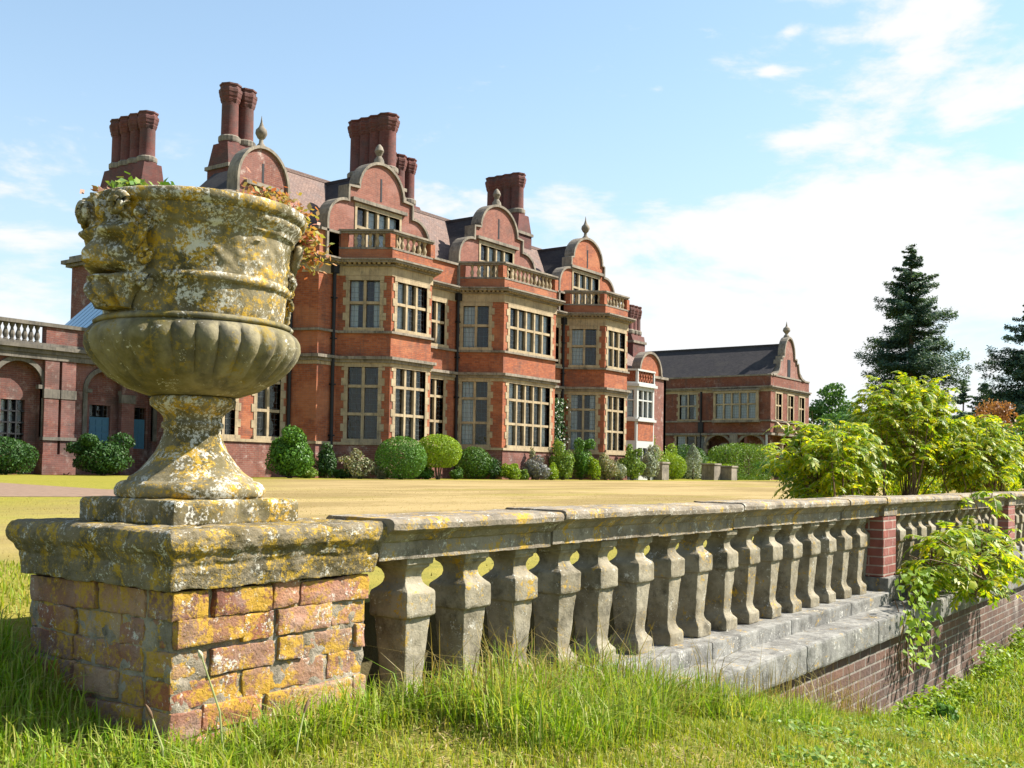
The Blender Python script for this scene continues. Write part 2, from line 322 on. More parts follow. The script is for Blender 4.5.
class MB:
    def __init__(s): s.V = []; s.F = []
    def add(s, vs, fs):
        k = len(s.V); s.V += [tuple(v) for v in vs]; s.F += [tuple(i+k for i in f) for f in fs]; return s
    def hexa(s, p): return s.add(p, [(0, 3, 2, 1), (4, 5, 6, 7), (0, 1, 5, 4), (1, 2, 6, 5), (2, 3, 7, 6), (3, 0, 4, 7)])
    def box(s, x0, x1, y0, y1, z0, z1):
        return s.hexa([(x0, y0, z0), (x1, y0, z0), (x1, y1, z0), (x0, y1, z0), (x0, y0, z1), (x1, y0, z1), (x1, y1, z1), (x0, y1, z1)])
    def fbox(s, fr, u0, u1, v0, v1, w0, w1):
        return s.hexa([P3(fr, *q) for q in ((u0, v0, w0), (u1, v0, w0), (u1, v0, w1), (u0, v0, w1), (u0, v1, w0), (u1, v1, w0), (u1, v1, w1), (u0, v1, w1))])
    def quad(s, a, b, c, d): return s.add([a, b, c, d], [(0, 1, 2, 3)])
    def prism(s, fr, poly, w0, w1):
        n = len(poly); vs = [P3(fr, u, v, w0) for u, v in poly] + [P3(fr, u, v, w1) for u, v in poly]
        return s.add(vs, [tuple(range(n)), tuple(range(2*n-1, n-1, -1))] + [(i, n+i, n+(i+1) % n, (i+1) % n) for i in range(n)])
    def strip(s, fr, line, th, w0, w1):
        """a moulding of thickness th following an open polyline in the wall plane, on its left side"""
        n = len(line); off = []
        for i in range(n):
            a = Vector(line[max(0, i-1)]); b = Vector(line[min(n-1, i+1)]); d = (b-a).normalized(); off.append((line[i][0]-d.y*th, line[i][1]+d.x*th))
        for i in range(n-1):
            q = [line[i], line[i+1], off[i+1], off[i]]
            s.hexa([P3(fr, *q[j], w0) for j in range(4)] + [P3(fr, *q[j], w1) for j in range(4)])
        return s
    def lathe(s, c, prof, n=32, fx=None, cap=True):
        k = len(s.V); m = len(prof)
        for (r, z) in prof:
            for i in range(n):
                a = 2*math.pi*i/n; rr = r*(fx(a, z) if fx else 1)
                s.V.append((c[0]+rr*math.cos(a), c[1]+rr*math.sin(a), c[2]+z))
        for j in range(m-1):
            for i in range(n): s.F.append((k+j*n+i, k+j*n+(i+1) % n, k+(j+1)*n+(i+1) % n, k+(j+1)*n+i))
        if cap: s.F.append(tuple(k+i for i in range(n))[::-1]); s.F.append(tuple(k+(m-1)*n+i for i in range(n)))
        return s
    def tube(s, pts, rs, n=6):
        k = len(s.V); pts = [Vector(p) for p in pts]
        for j, p in enumerate(pts):
            d = (pts[min(j+1, len(pts)-1)] - pts[max(j-1, 0)]).normalized()
            a = d.orthogonal().normalized() if abs(d.z) > .9 else Vector((-d.y, d.x, 0)).normalized(); b = d.cross(a)
            r = rs[j] if isinstance(rs, (list, tuple)) else rs
            for i in range(n):
                t = 2*math.pi*i/n; s.V.append(tuple(p + a*(r*math.cos(t)) + b*(r*math.sin(t))))
        for j in range(len(pts)-1):
            for i in range(n): s.F.append((k+j*n+i, k+j*n+(i+1) % n, k+(j+1)*n+(i+1) % n, k+(j+1)*n+i))
        s.F.append(tuple(k+i for i in range(n))[::-1]); s.F.append(tuple(k+(len(pts)-1)*n+i for i in range(n)))
        return s
    def band(s, line, z0, z1, d0, d1):
        """horizontal moulding along a ground-plan polyline, from offset d0 to d1 outwards (right-hand side of travel)"""
        n = len(line); N = []
        for i in range(n):
            ns = []
            if i > 0: d = (Vector(line[i])-Vector(line[i-1])).normalized(); ns.append(Vector((d.y, -d.x)))
            if i < n-1: d = (Vector(line[i+1])-Vector(line[i])).normalized(); ns.append(Vector((d.y, -d.x)))
            v = sum(ns, Vector((0, 0))); v.normalize(); v /= max(.3, v.dot(ns[0])); N.append(v)
        k = len(s.V)
        for i in range(n):
            p = Vector(line[i])
            for (d, z) in ((d0, z0), (d1, z0), (d1, z1), (d0, z1)):
                q = p+N[i]*d; s.V.append((q.x, q.y, z))
        for i in range(n-1):
            a = k+4*i; b = a+4
            for j in range(4): s.F.append((a+j, b+j, b+(j+1) % 4, a+(j+1) % 4))
        s.F.append((k, k+1, k+2, k+3)); e = k+4*(n-1); s.F.append((e+3, e+2, e+1, e))
        return s
    def build(s, name, m, parent=None, smooth=None, rough=None, bevel=0, loc=None, recalc=True):
        return finish(name, s.V, s.F, m, parent, smooth, rough, bevel, loc, recalc)

def wloc(o):
    v = Vector((0, 0, 0))
    while o: v = v + o.location; o = o.parent
    return v
def finish(name, V, F, m, parent=None, smooth=None, rough=None, bevel=0, loc=None, recalc=True):
    me = bpy.data.meshes.new(name); me.from_pydata(V, [], F)
    bm = bmesh.new(); bm.from_mesh(me)
    if recalc: bmesh.ops.recalc_face_normals(bm, faces=bm.faces)
    if bevel:
        bmesh.ops.remove_doubles(bm, verts=bm.verts, dist=1e-5)
        es = [e for e in bm.edges if len(e.link_faces) == 2 and e.calc_face_angle(0) > rad(25)]
        bmesh.ops.bevel(bm, geom=es, offset=bevel, segments=2, affect='EDGES', profile=.6, clamp_overlap=True)
    if rough:
        L, amp, fq = rough
        bmesh.ops.triangulate(bm, faces=bm.faces)
        for _ in range(9):
            es = [e for e in bm.edges if e.calc_length() > L]
            if not es or len(bm.verts) > 60000: break
            bmesh.ops.subdivide_edges(bm, edges=es, cuts=1)
            bmesh.ops.triangulate(bm, faces=[f for f in bm.faces if len(f.verts) > 3])
        for v in bm.verts:
            q = v.co*fq
            v.co += (noise.noise_vector(q) + noise.noise_vector(q*2.7)*.5 + noise.noise_vector(q*6.3)*.25)*amp
    uvl = bm.loops.layers.uv.new('uv')
    bm.normal_update()
    for f in bm.faces:
        n = f.normal
        if rough: n = Vector([(1 if n[i] > 0 else -1) if i == max(range(3), key=lambda q: abs(n[q])) else 0 for i in range(3)])
        if abs(n.z) > .95: t = Vector((1, 0, 0)); b = Vector((0, 1, 0))
        else:
            t = Vector((-n.y, n.x, 0)).normalized(); b = n.cross(t)
        for l in f.loops: l[uvl].uv = (l.vert.co.dot(t), l.vert.co.dot(b))
    off = wloc(parent) if parent else Vector((0, 0, 0))
    if loc is not None: off = off + Vector(loc)
    if off.length: bmesh.ops.translate(bm, verts=bm.verts, vec=-off)
    bm.to_mesh(me); bm.free()
    if smooth is not None:
        me.shade_smooth(); me.set_sharp_from_angle(angle=rad(smooth))
    me.materials.append(m)
    o = bpy.data.objects.new(name, me); COL.objects.link(o)
    if parent: o.parent = parent
    if loc is not None: o.location = loc
    return o
def np_mesh(name, V, F, m, parent=None, loc=None):
    """many quads at once"""
    V = np.asarray(V, np.float32).reshape(-1, 3); F = np.asarray(F, np.int32).reshape(-1, 4)
    off = np.array(wloc(parent) if parent else (0, 0, 0), np.float32)
    if loc is not None: off = off + np.array(loc, np.float32)
    V = V - off
    me = bpy.data.meshes.new(name); me.vertices.add(len(V)); me.vertices.foreach_set('co', V.ravel())
    me.loops.add(F.size); me.loops.foreach_set('vertex_index', F.ravel())
    me.polygons.add(len(F)); me.polygons.foreach_set('loop_start', np.arange(0, F.size, 4, dtype=np.int32))
    me.update(calc_edges=True); me.materials.append(m)
    o = bpy.data.objects.new(name, me); COL.objects.link(o)
    if parent: o.parent = parent
    if loc is not None: o.location = loc
    return o
def tag(o, label, cat, group=None):
    o['label'] = label; o['category'] = cat
    if group: o['group'] = group
    return o
def thing(name, label, cat, loc=(0, 0, 0), group=None):
    o = bpy.data.objects.new(name, None); COL.objects.link(o); o.location = loc; o.empty_display_size = .2
    return tag(o, label, cat, group)

# ------------------------------------------------------------------ ground
def sstep(a, b, x):
    t = min(1, max(0, (x-a)/(b-a))); return t*t*(3-2*t)
_gx = [(-30, -.72), (2.4, -.73), (3.2, -.82), (3.8, -.93), (4.4, -1.06), (5.0, -1.16), (5.8, -1.34), (6.6, -1.52), (7.5, -1.6), (9, -1.6), (10.5, -1.56), (14, -1.5), (60, -1.6)]
def gfront(x, y):
    for (a, za), (b, zb) in zip(_gx, _gx[1:]):
        if x <= b: z = za+(zb-za)*max(0, (x-a)/(b-a)); break
    else: z = -1.6
    return z - min(.5, max(0, 2-y)*.10) + .02*noise.noise(Vector((x*2.2, y*2.2, 0)))
LAWN = -.43
def ground_z(x, y):
    fz = gfront(x, y); lz = LAWN + .004*noise.noise(Vector((x*.5, y*.5, 3)))
    if x > 15.2: return fz+(lz-fz)*max(sstep(1.5, 6.5, y), 0 if y < 2.47 else 1-sstep(15.2, 19, x))
    if x > 2.06: return fz if y < 2.47 else lz-.03*(1-sstep(2.55, 3.2, y))
    return fz + (lz-fz)*sstep(2.1, 3.5, y)
def axis(parts):
    out = []
    for a, b, n in parts: out += list(np.linspace(a, b, n, endpoint=False))
    return out + [parts[-1][1]]
XS = axis([(-900, -60, 4), (-60, -4, 10), (-4, 0, 12), (0, 12.0, 110), (12, 40, 40), (40, 110, 20), (110, 1600, 6)])
YS = axis([(-900, -60, 4), (-60, -3, 12), (-3, 0, 14), (0, 2.25, 24), (2.25, 2.44, 2), (2.44, 2.52, 1), (2.52, 6, 30), (6, 36, 40), (36, 110, 14), (110, 1600, 6)])
gV = [(x, y, ground_z(x, y)) for y in YS for x in XS]; nx = len(XS)
gF = [(j*nx+i, j*nx+i+1, (j+1)*nx+i+1, (j+1)*nx+i) for j in range(len(YS)-1) for i in range(nx-1)]
g = finish('ground', gV, gF, M['ground'], smooth=60); g['kind'] = 'structure'
pth = MB()
pe = [((-8, 12.5), (-8, 22)), ((2, 12.4), (4, 21.5)), ((6.8, 12.5), (11.2, 20.7)), ((8, 12.0), (10.1, 15.3)), ((10.6, 12.3), (10.8, 13.4))]
for (p0, p1), (q0, q1) in zip(pe, pe[1:]):
    pth.hexa([(*p, LAWN-.08) for p in (p0, q0, q1, p1)]+[(*p, LAWN+.007) for p in (p0, q0, q1, p1)])
o = pth.build('path', M['gravel']); o['kind'] = 'structure'

# ------------------------------------------------------------------ building pieces
def wall_faces(mb, fr, u0, u1, v0, v1, holes=(), reveal=.3):
    us = sorted({u0, u1, *[h[0] for h in holes], *[h[1] for h in holes]}); vs = sorted({v0, v1, *[h[2] for h in holes], *[h[3] for h in holes]})
    for ua, ub in zip(us, us[1:]):
        for va, vb in zip(vs, vs[1:]):
            cu, cv = (ua+ub)/2, (va+vb)/2
            if any(h[0] < cu < h[1] and h[2] < cv < h[3] for h in holes): continue
            mb.quad(P3(fr, ua, va), P3(fr, ub, va), P3(fr, ub, vb), P3(fr, ua, vb))
    for (a, b, c, d) in holes:
        for p, q in (((a, c), (a, d)), ((b, c), (b, d)), ((a, c), (b, c)), ((a, d), (b, d))):
            mb.quad(P3(fr, *p), P3(fr, *q), P3(fr, *q, -reveal), P3(fr, *p, -reveal))
    return mb
def window(parent, fr, hole, lights, trans, m='buff', surround=.15, quoin=True, curtain=0, mull=.11, sill=True, label=None, room=True):
    a, b, c, d = hole; mb = MB(); s = surround
    if s:
        if quoin:
            v = c; k = 0
            while v < d-.02:
                v2 = min(d, v+.30); e = s+(.11 if k % 2 else 0)
                mb.fbox(fr, a-e, a, v, v2-.008, -.2, .022+.003*(k % 2)); mb.fbox(fr, b, b+e, v, v2-.008, -.2, .022+.003*(k % 2)); v = v2; k += 1
        else: mb.fbox(fr, a-s, a, c, d, -.2, .03); mb.fbox(fr, b, b+s, c, d, -.2, .03)
        mb.fbox(fr, a-s-.02, b+s+.02, d, d+.17, -.2, .035)
    if sill: mb.fbox(fr, a-s-.05, b+s+.05, c-.13, c, -.2, .10)
    w_ = (b-a)/lights
    for i in range(1, lights): mb.fbox(fr, a+i*w_-mull/2, a+i*w_+mull/2, c, d, -.2, -.015)
    for tv in trans: mb.fbox(fr, a, b, tv-mull/2, tv+mull/2, -.2, -.022)
    f = mb.build('window', M[m], parent)
    if label: f['label'] = label
    mb = MB(); cells = [c]+list(trans)+[d]
    for i in range(lights):
        for va, vb in zip(cells, cells[1:]):
            e1, e2, e3, e4 = (random.uniform(-.006, .006) for _ in range(4))
            mb.quad(P3(fr, a+i*w_, va, -.13+e1), P3(fr, a+(i+1)*w_, va, -.13+e2), P3(fr, a+(i+1)*w_, vb, -.13+e3), P3(fr, a+i*w_, vb, -.13+e4))
    mb.build('pane', M['glass'], f, recalc=False)
    if curtain:
        mb = MB()
        spans = {1: [(a, b)], 2: [(a, a+(b-a)*.27), (b-(b-a)*.22, b)], 3: [(a+(b-a)*.35, b)], 4: [(a, a+(b-a)*.55)]}[curtain]
        for (p, q) in spans:
            n = max(4, int((q-p)/.06))
            for i in range(n):
                x0, x1 = p+(q-p)*i/n, p+(q-p)*(i+1)/n; w0 = -.23+.03*(i % 2); w1 = -.23+.03*((i+1) % 2)
                mb.quad(P3(fr, x0, c, w0), P3(fr, x1, c, w1), P3(fr, x1, d, w1), P3(fr, x0, d, w0))
        mb.build('curtain', M['curtain'], f)
    if room:
        mb = MB(); e = .05
        mb.quad(P3(fr, a-e, c-e, -.9), P3(fr, b+e, c-e, -.9), P3(fr, b+e, d+e, -.9), P3(fr, a-e, d+e, -.9))
        for p, q in (((a-e, c-e), (a-e, d+e)), ((b+e, c-e), (b+e, d+e)), ((a-e, c-e), (b+e, c-e)), ((a-e, d+e), (b+e, d+e))):
            mb.quad(P3(fr, *p, -.3), P3(fr, *q, -.3), P3(fr, *q, -.9), P3(fr, *p, -.9))
        mb.build('room_lining', M['dark_room'], f)
    return f
def arc(cx, cy, rx, ry, a0, a1, n):
    return [(cx+rx*math.cos(rad(a0+(a1-a0)*i/n)), cy+ry*math.sin(rad(a0+(a1-a0)*i/n))) for i in range(n+1)]
def shaped_gable(parent, fr, c, hb, ha, z0, zt, mbrick, finial='urn', holes=None, win=None, th=.45, sz=None):
    """curved gable: quarter-round shoulders, a step, then a round-headed top"""
    z1 = max(z0+.3, 9.66 if sz is None else 9.5); z2 = z1+.95 if sz is None else sz; z3 = z2+.62
    right = [(hb, z0), (hb, z1)] + arc(hb-.95, z1, .95, z2-z1, 0, 90, 7)[1:] + [(hb-1.12, z2), (hb-1.12, z3), (ha, z3+.03)] + arc(0, z3+.03, ha, zt-z3-.03, 0, 90, 10)[1:]
    left = [(-u, v) for u, v in right[::-1]][1:]
    line = right+left
    line = [(c+u, v) for u, v in line]
    mb = MB()
    # face with the window opening, back face, thickness
    a, b, cc, d = win[0]
    mb.prism(fr, [p for p in line if p[1] >= d-1e-6 or False] if False else line, -th, -.32)
    n = len(line)
    loop = [(a, cc), (b, cc), (b, d), (a, d)]
    # front as vertical slices between the outline and the window
    us = sorted({u for u, v in line} | {a, b})
    def top(u):
        best = z0
        for (p, q) in zip(line, line[1:]):
            lo, hi = min(p[0], q[0]), max(p[0], q[0])
            if lo-1e-9 <= u <= hi+1e-9 and hi-lo > 1e-9: best = max(best, p[1]+(q[1]-p[1])*(u-p[0])/(q[0]-p[0]))
        return best
    for ua, ub in zip(us, us[1:]):
        if ub-ua < 1e-6: continue
        ta, tb = top(ua+1e-7), top(ub-1e-7)
        if a-1e-6 <= ua and ub <= b+1e-6:
            mb.quad(P3(fr, ua, z0), P3(fr, ub, z0), P3(fr, ub, cc), P3(fr, ua, cc)); mb.quad(P3(fr, ua, d), P3(fr, ub, d), P3(fr, ub, tb), P3(fr, ua, ta))
        else: mb.quad(P3(fr, ua, z0), P3(fr, ub, z0), P3(fr, ub, tb), P3(fr, ua, ta))
    for p, q in (((a, cc), (a, d)), ((b, cc), (b, d)), ((a, cc), (b, cc)), ((a, d), (b, d))):
        mb.quad(P3(fr, *p), P3(fr, *q), P3(fr, *q, -.32), P3(fr, *p, -.32))
    for p, q in zip(line, line[1:]): mb.quad(P3(fr, *p), P3(fr, *q), P3(fr, *q, -.33), P3(fr, *p, -.33))
    gb = mb.build('gable', M[mbrick], parent)
    cp = MB(); cp.strip(fr, line[::-1], .11, -th-.05, .10); cp.build('coping', M['trim'], gb)
    sl = MB(); sl.fbox(fr, c-.05, c+.05, zt-1.5, zt-.55, -.05, .012); sl.build('slit', M['iron'], gb)
    if finial:
        fb = MB(); q = P3(fr, c, zt+.02, -.15)
        if finial == 'urn': fb.lathe(q, [(.2, 0), (.17, .14), (.09, .24), (.08, .38), (.15, .44), (.23, .6), (.21, .74), (.11, .85), (.07, .95), (.04, 1.05), (.02, 1.2), (.004, 1.3)], 12)
        else: fb.lathe(q, [(.24, 0), (.2, .25), (.1, .4), (.14, .5), (.2, .62), (.14, .78), (.05, .9)], 12)
        fb.build('finial', M['trim'], gb, smooth=40)
    window(gb if False else parent, fr, win[0], win[1], win[2], surround=.12, quoin=False, curtain=3)  # gable curtain added to stand in for pale sky reflected in the panes
    h = MB(); h.fbox(fr, a-.35, b+.35, d+.2, d+.34, -.1, .16); h.build('hood_mould', M['trim'], gb)
    return gb
def chimney(parent, base, z0, z1, z2, z3, shafts, r=.36, m='brick_chim', n=8):
    """base box up to z1, sloping to the shafts' foot at z2, round shafts up to z3"""
    x0, x1, y0, y1 = base; mb = MB(); mb.box(x0, x1, y0, y1, z0, z1)
    xs = [p[0] for p in shafts]; ys = [p[1] for p in shafts]; e = r+.1
    a0, a1, b0, b1 = min(xs)-e, max(xs)+e, min(ys)-e, max(ys)+e
    mb.hexa([(x0, y0, z1), (x1, y0, z1), (x1, y1, z1), (x0, y1, z1), (a0, b0, z2), (a1, b0, z2), (a1, b1, z2), (a0, b1, z2)])
    st = mb.build('chimney', M[m], parent)
    tr = MB(); tr.box(x0-.08, x1+.08, y0-.08, y1+.08, z1-.1, z1+.05); tr.build('string_course', M['trim'], st)
    H = z3-z2
    for (x, y) in shafts:
        s = MB(); s.lathe((x, y, z2), [(r*1.22, .004), (r*1.22, .22), (r*1.08, .34), (r, .42), (r*.97, H-.75)], 16)
        sh = s.build('shaft', M[m], st, smooth=30)
        f = MB(); f.lathe((x, y, z2), [(r*1.26, .1), (r*1.3, .16), (r*1.3, .3), (r*1.1, .36)], 16); f.build('shaft_base', M['trim'], sh)
        c = MB()
        c.lathe((x, y, z2), [(r*1.0, H-.75), (r*1.12, H-.62), (r*1.12, H-.56), (r*1.2, H-.5), (r*1.26, H-.36), (r*1.3, H-.34), (r*1.3, H-.22), (r*1.14, H-.18), (r*1.14, H-.08), (r*1.24, H-.06), (r*1.24, H), (r*.8, H), (r*.8, H-.2)], 16,
                fx=lambda a, z: 1+.05*math.cos(8*a))
        c.build('shaft_cap', M['brick_chim'], sh)
    return st

# ------------------------------------------------------------------ the mansion
house = thing('mansion', 'large red brick country mansion with stone bay windows, curved gables and tall clustered chimneys', 'mansion', (38, 30, LAWN))
W0, WF = 30.0, 28.2
plan = [(24.4, 31.1), (28.3, 31.1), (28.7, 30), (29.75, 30), (30.9, WF), (33.35, WF), (34.5, 30), (37.25, 30), (38.4, WF), (42.65, WF), (43.8, 30), (46.1, 30), (47.3, WF), (49.65, WF), (50.6, 29.7), (50.6, 38)]
ZB, ZS, Z1, Z2, ZC = -.75, 1.0, 4.1, 5.46, 8.2
G = (1.12, 3.95); U = (5.5, 7.38); GT = (2.1, 3.2); UT = (6.5,)
seg = {}
for i, (p, q) in enumerate(zip(plan, plan[1:])):
    seg[i] = (FR((*p, 0), (q[0]-p[0], q[1]-p[1])), math.dist(p, q))
def holes_for(L, wdt, off=0): c = L/2+off; return (c-wdt/2, c+wdt/2)
spec = {  # facet -> list of (centre offset, width, lights, curtain ground, curtain upper)
    0: [(-1.15, 1.0, 2, 0, 2), (.95, 1.15, 2, 0, 2)],
    3: [(0, 1.2, 2, 0, 2)], 4: [(0, 1.8, 3, 0, 4)], 5: [(0, 1.12, 2, 0, 0)],
    6: [(-.02, 1.05, 2, 0, 2)],
    7: [(-.2, 1.15, 2, 4, 4)], 8: [(0, 3.35, 5, 2, 3)], 9: [(0, 1.12, 2, 0, 0)],
    10: [(.2, 1.0, 2, 2, 2)],
    11: [(0, 1.25, 2, 2, 4)], 12: [(0, 1.75, 3, 4, 4)], 13: []}
WINS = []
for i, (fr, L) in seg.items():
    hs = []
    for (off, wd, nl, cg, cu) in spec.get(i, []):
        a, b = holes_for(L, wd, off); hs += [(a, b, *G), (a, b, *U)]
        WINS.append((fr, (a, b, *G), nl, GT, cg)); WINS.append((fr, (a, b, *U), nl, UT, cu))
    mb = wall_faces(MB(), fr, 0, L, ZB, ZC+(.0 if i in (3, 4, 5, 7, 8, 9, 11, 12, 13) else 1.0), hs)
    mb.build('wall', M['brick'], house)
for w_ in WINS: window(house, *w_[:4], curtain=w_[4])
# plinth, string courses, frieze, cornice, running round the bays
pl = MB(); pl.band(plan, ZB, .88, -.02, .07); pl.build('plinth', M['brick_old'], house)
st = MB(); st.band(plan, .88, .99, -.02, .13); st.build('plinth_course', M['buff'], house)
st = MB(); st.band(plan, 4.12, 4.24, -.02, .10); st.band(plan, 4.243, 4.36, -.02, .22); st.build('string_course', M['trim'], house)
st = MB(); st.band(plan, 3.98, 4.118, -.02, .03); st.build('lintel_band', M['buff'], house)
st = MB(); st.band(plan, 5.28, 5.37, -.02, .12); st.build('sill_course', M['trim'], house)
fz = MB(); fz.band(plan, 7.56, 7.93, -.02, .035); fz.build('frieze', M['buff'], house)
cn_ = MB(); cn_.band(plan, 7.933, 8.0, -.02, .13); cn_.band(plan, 8.053, 8.13, -.02, .34); cn_.band(plan, 8.133, 8.2, -.02, .40); cn_.build('cornice', M['trim'], house)
dn = MB()
for i, (fr, L) in seg.items():
    k = int(L/.19)
    for j in range(k): u = (j+.5)*L/k; dn.fbox(fr, u-.05, u+.05, 8.001, 8.052, -.01, .27)
d_ = dn.build('dentil_course', M['buff'], house)
# parapets on the flat stretches
for i in (0, 1, 2, 6, 10, 14):
    p, q = plan[i], plan[i+1]; c = MB()
    c.band([p, q], 9.2, 9.3, -.4, .10); c.build('parapet_coping', M['trim'], house)
# bay roofs and their balustraded parapets
def baluster_profile(sc): return [(.075, 0), (.075, .05), (.05, .07), (.085, .2), (.085, .26), (.045, .40), (.04, .46), (.07, .54), (.075, .56), (.075, .62)]
bal0 = None
def bay_parapet(i0, name):
    global bal0
    pts = plan[i0:i0+4]
    rf = MB(); rf.add([(x, y, 8.21) for x, y in pts], [(0, 1, 2, 3)]); rf.build('bay_roof', M['lead'], house)
    b = MB(); b.band(pts, 8.2, 8.62, -.3, .0); b.build('parapet_base', M['brick'], house)
    r = MB(); r.band(pts, 9.25, 9.32, -.28, .02); r.band(pts, 9.323, 9.40, -.34, .08); r.band(pts, 8.623, 8.70, -.28, .02)
    rl = r.build('balustrade', M['trim'], house)
    for fr, u in ((seg[i0+1][0], 0), (seg[i0+1][0], seg[i0+1][1]), (seg[i0][0], .2)):
        pr = MB(); pr.fbox(fr, u-.14, u+.14, 8.7, 9.25, -.27, .01); pr.build('parapet_pier', M['brick'], rl)
    for k in range(3):
        fr, L = seg[i0+k]; n = max(3, int((L-.5)/.30)); lo, hi = (.5, L-.2) if k == 0 else (.2, L-.2)
        for j in range(n):
            q = P3(fr, lo+(j+.5)*(hi-lo)/n, 8.7, -.13)
            if bal0 is None:
                s = MB(); s.lathe((0, 0, 0), [(r_, z_*.887) for r_, z_ in baluster_profile(1)], 8)
                bal0 = s.build('baluster', M['buff'], None, smooth=40); o = bal0
            else: o = bal0.copy(); COL.objects.link(o)
            o.parent = rl; o.location = q - wloc(rl)
for i0 in (3, 7, 11): bay_parapet(i0, '')
# shaped gables
frG = FR((0, 30.0, 0), (1, 0))
for c, z in ((32.1, 12.5), (40.3, 12.5), (48.35, 12.45)):
    fin = 'urn' if c > 45 else 'ball'
    shaped_gable(house, frG, c, 3.0 if c < 45 else 2.75, 1.42 if c > 35 else 1.3, 8.205, z, 'brick_pink' if c < 45 else 'brick', fin, win=((c-1.4, c+1.15, 8.75, 10.5), 4, (9.72,)))
shaped_gable(house, FR((0, 31.1, 0), (1, 0)), 26.75, 2.3, 1.18, 9.31, 12.0, 'brick_old', 'urn', win=((26.2, 27.3, 9.5, 10.3), 2, ()), sz=10.0)
# roofs
RZ = 12.3
rf = MB()
rf.quad((28.6, 30.3, 8.95), (50.5, 30.3, 8.95), (50.5, 33.3, RZ), (28.6, 33.3, RZ)); rf.quad((28.6, 36.4, 8.95), (50.5, 36.4, 8.95), (50.5, 33.3, RZ), (28.6, 33.3, RZ))
rf.add([(28.6, 30.3, 8.95), (28.6, 36.4, 8.95), (28.6, 33.3, RZ)], [(0, 1, 2)]); rf.quad((24.45, 31.4, 8.9), (28.6, 31.4, 8.9), (28.6, 36.5, 8.9), (24.45, 36.5, 8.9))
rf.build('roof', M['tile'], house)
rd = MB(); rd.box(28.6, 50.5, 33.22, 33.38, RZ-.05, RZ+.09); rd.build('ridge_tiles', M['tile'], house)
for c in (32.1, 40.3, 48.35):
    r = MB(); r.quad((c-2.85, 30.35, 9.1), (c-2.85, 33.4, 9.1), (c, 33.4, 12.2), (c, 30.35, 12.2)); r.quad((c+2.85, 30.35, 9.1), (c+2.85, 33.4, 9.1), (c, 33.4, 12.2), (c, 30.35, 12.2))
    r.box(c-.09, c+.09, 30.4, 33.3, 12.1, 12.26); r.build('gable_roof', M['tile_shade'], house)
r = MB(); r.quad((24.5, 31.5, 9.3), (24.5, 34, 9.3), (26.75, 34, 11.5), (26.75, 31.5, 11.5)); r.quad((29, 31.5, 9.3), (29, 34, 9.3), (26.75, 34, 11.5), (26.75, 31.5, 11.5)); r.build('gable_roof', M['tile_shade'], house)
# end and back walls
e = MB()
fl = FR((24.4, 36.5, 0), (0, -1)); e.prism(fl, [(0, ZB), (5.4, ZB), (5.4, 8.95), (0, 8.95)], -.3, 0)
fr_ = FR((50.6, 29.7, 0), (0, 1)); e.prism(fr_, [(.3, ZB), (6.8, ZB), (6.8, 8.95), (3.55, 12.45), (.3, 8.95)], -.3, .004)
e.box(24.4, 50.6, 36.5, 36.8, ZB, 8.95); e.build('end_wall', M['brick_old'], house)
# drainpipes
for px, y in ((29.45, 30), (37.2, 30), (45.95, 30)):
    d = MB(); d.tube([(px, y-.10, ZB), (px, y-.10, 7.75)], .07, 8); d.box(px-.15, px+.15, y-.22, y-.02, 7.6, 7.93)
    for z in (1.2, 3.2, 5, 6.6): d.box(px-.10, px+.10, y-.19, y-.02, z, z+.06)
    d.build('drainpipe', M['iron'], house, smooth=40)
d = MB(); d.tube([(28.22, 31.0, ZB), (28.22, 31.0, 7.9)], .07, 8); d.build('drainpipe', M['iron'], house, smooth=40)
# chimneys: three stacks rising from the roof ridge and two behind
chimney(house, (27.05, 28.8, 33.5, 34.8), 8, 11.9, 12.85, 15.3, [(27.55, 34.1), (28.33, 34.1)], .34)
chimney(house, (34.8, 36.0, 32.2, 35.0), 9, 12.7, 13.3, 16.05, [(35.4, 32.75), (35.4, 33.35), (35.4, 33.95), (35.4, 34.55)], .40)
chimney(house, (38.0, 40.6, 34.9, 36.1), 8, 12.6, 13.2, 15.6, [(38.45, 35.5), (39.2, 35.5), (39.95, 35.5)], .33)
chimney(house, (46.2, 47.5, 33.1, 35.6), 9, 12.9, 13.9, 16.2, [(46.8, 33.6), (46.8, 34.15), (46.8, 34.7), (46.8, 35.25)], .35)
# rear range behind the west end, carrying the four-flue stack
rb = MB(); rb.box(27.3, 42, 40, 44.6, ZB, 8.9)
rb = rb.build('rear_wall', M['brick_old'], house)
cb = MB(); cb.box(27.1, 42.2, 39.8, 44.8, 8.9, 9.03); cb.box(26.95, 42.3, 39.65, 44.95, 9.033, 9.2); cb.box(27.2, 42.1, 39.9, 44.7, 9.203, 9.4); cb.build('rear_cornice', M['trim'], house)
chimney(house, (27.8, 29.2, 40.4, 43.7), 8.8, 11.8, 13.35, 15.7, [(28.5, 40.9), (28.5, 41.6), (28.5, 42.3), (28.5, 43.0)], .35)
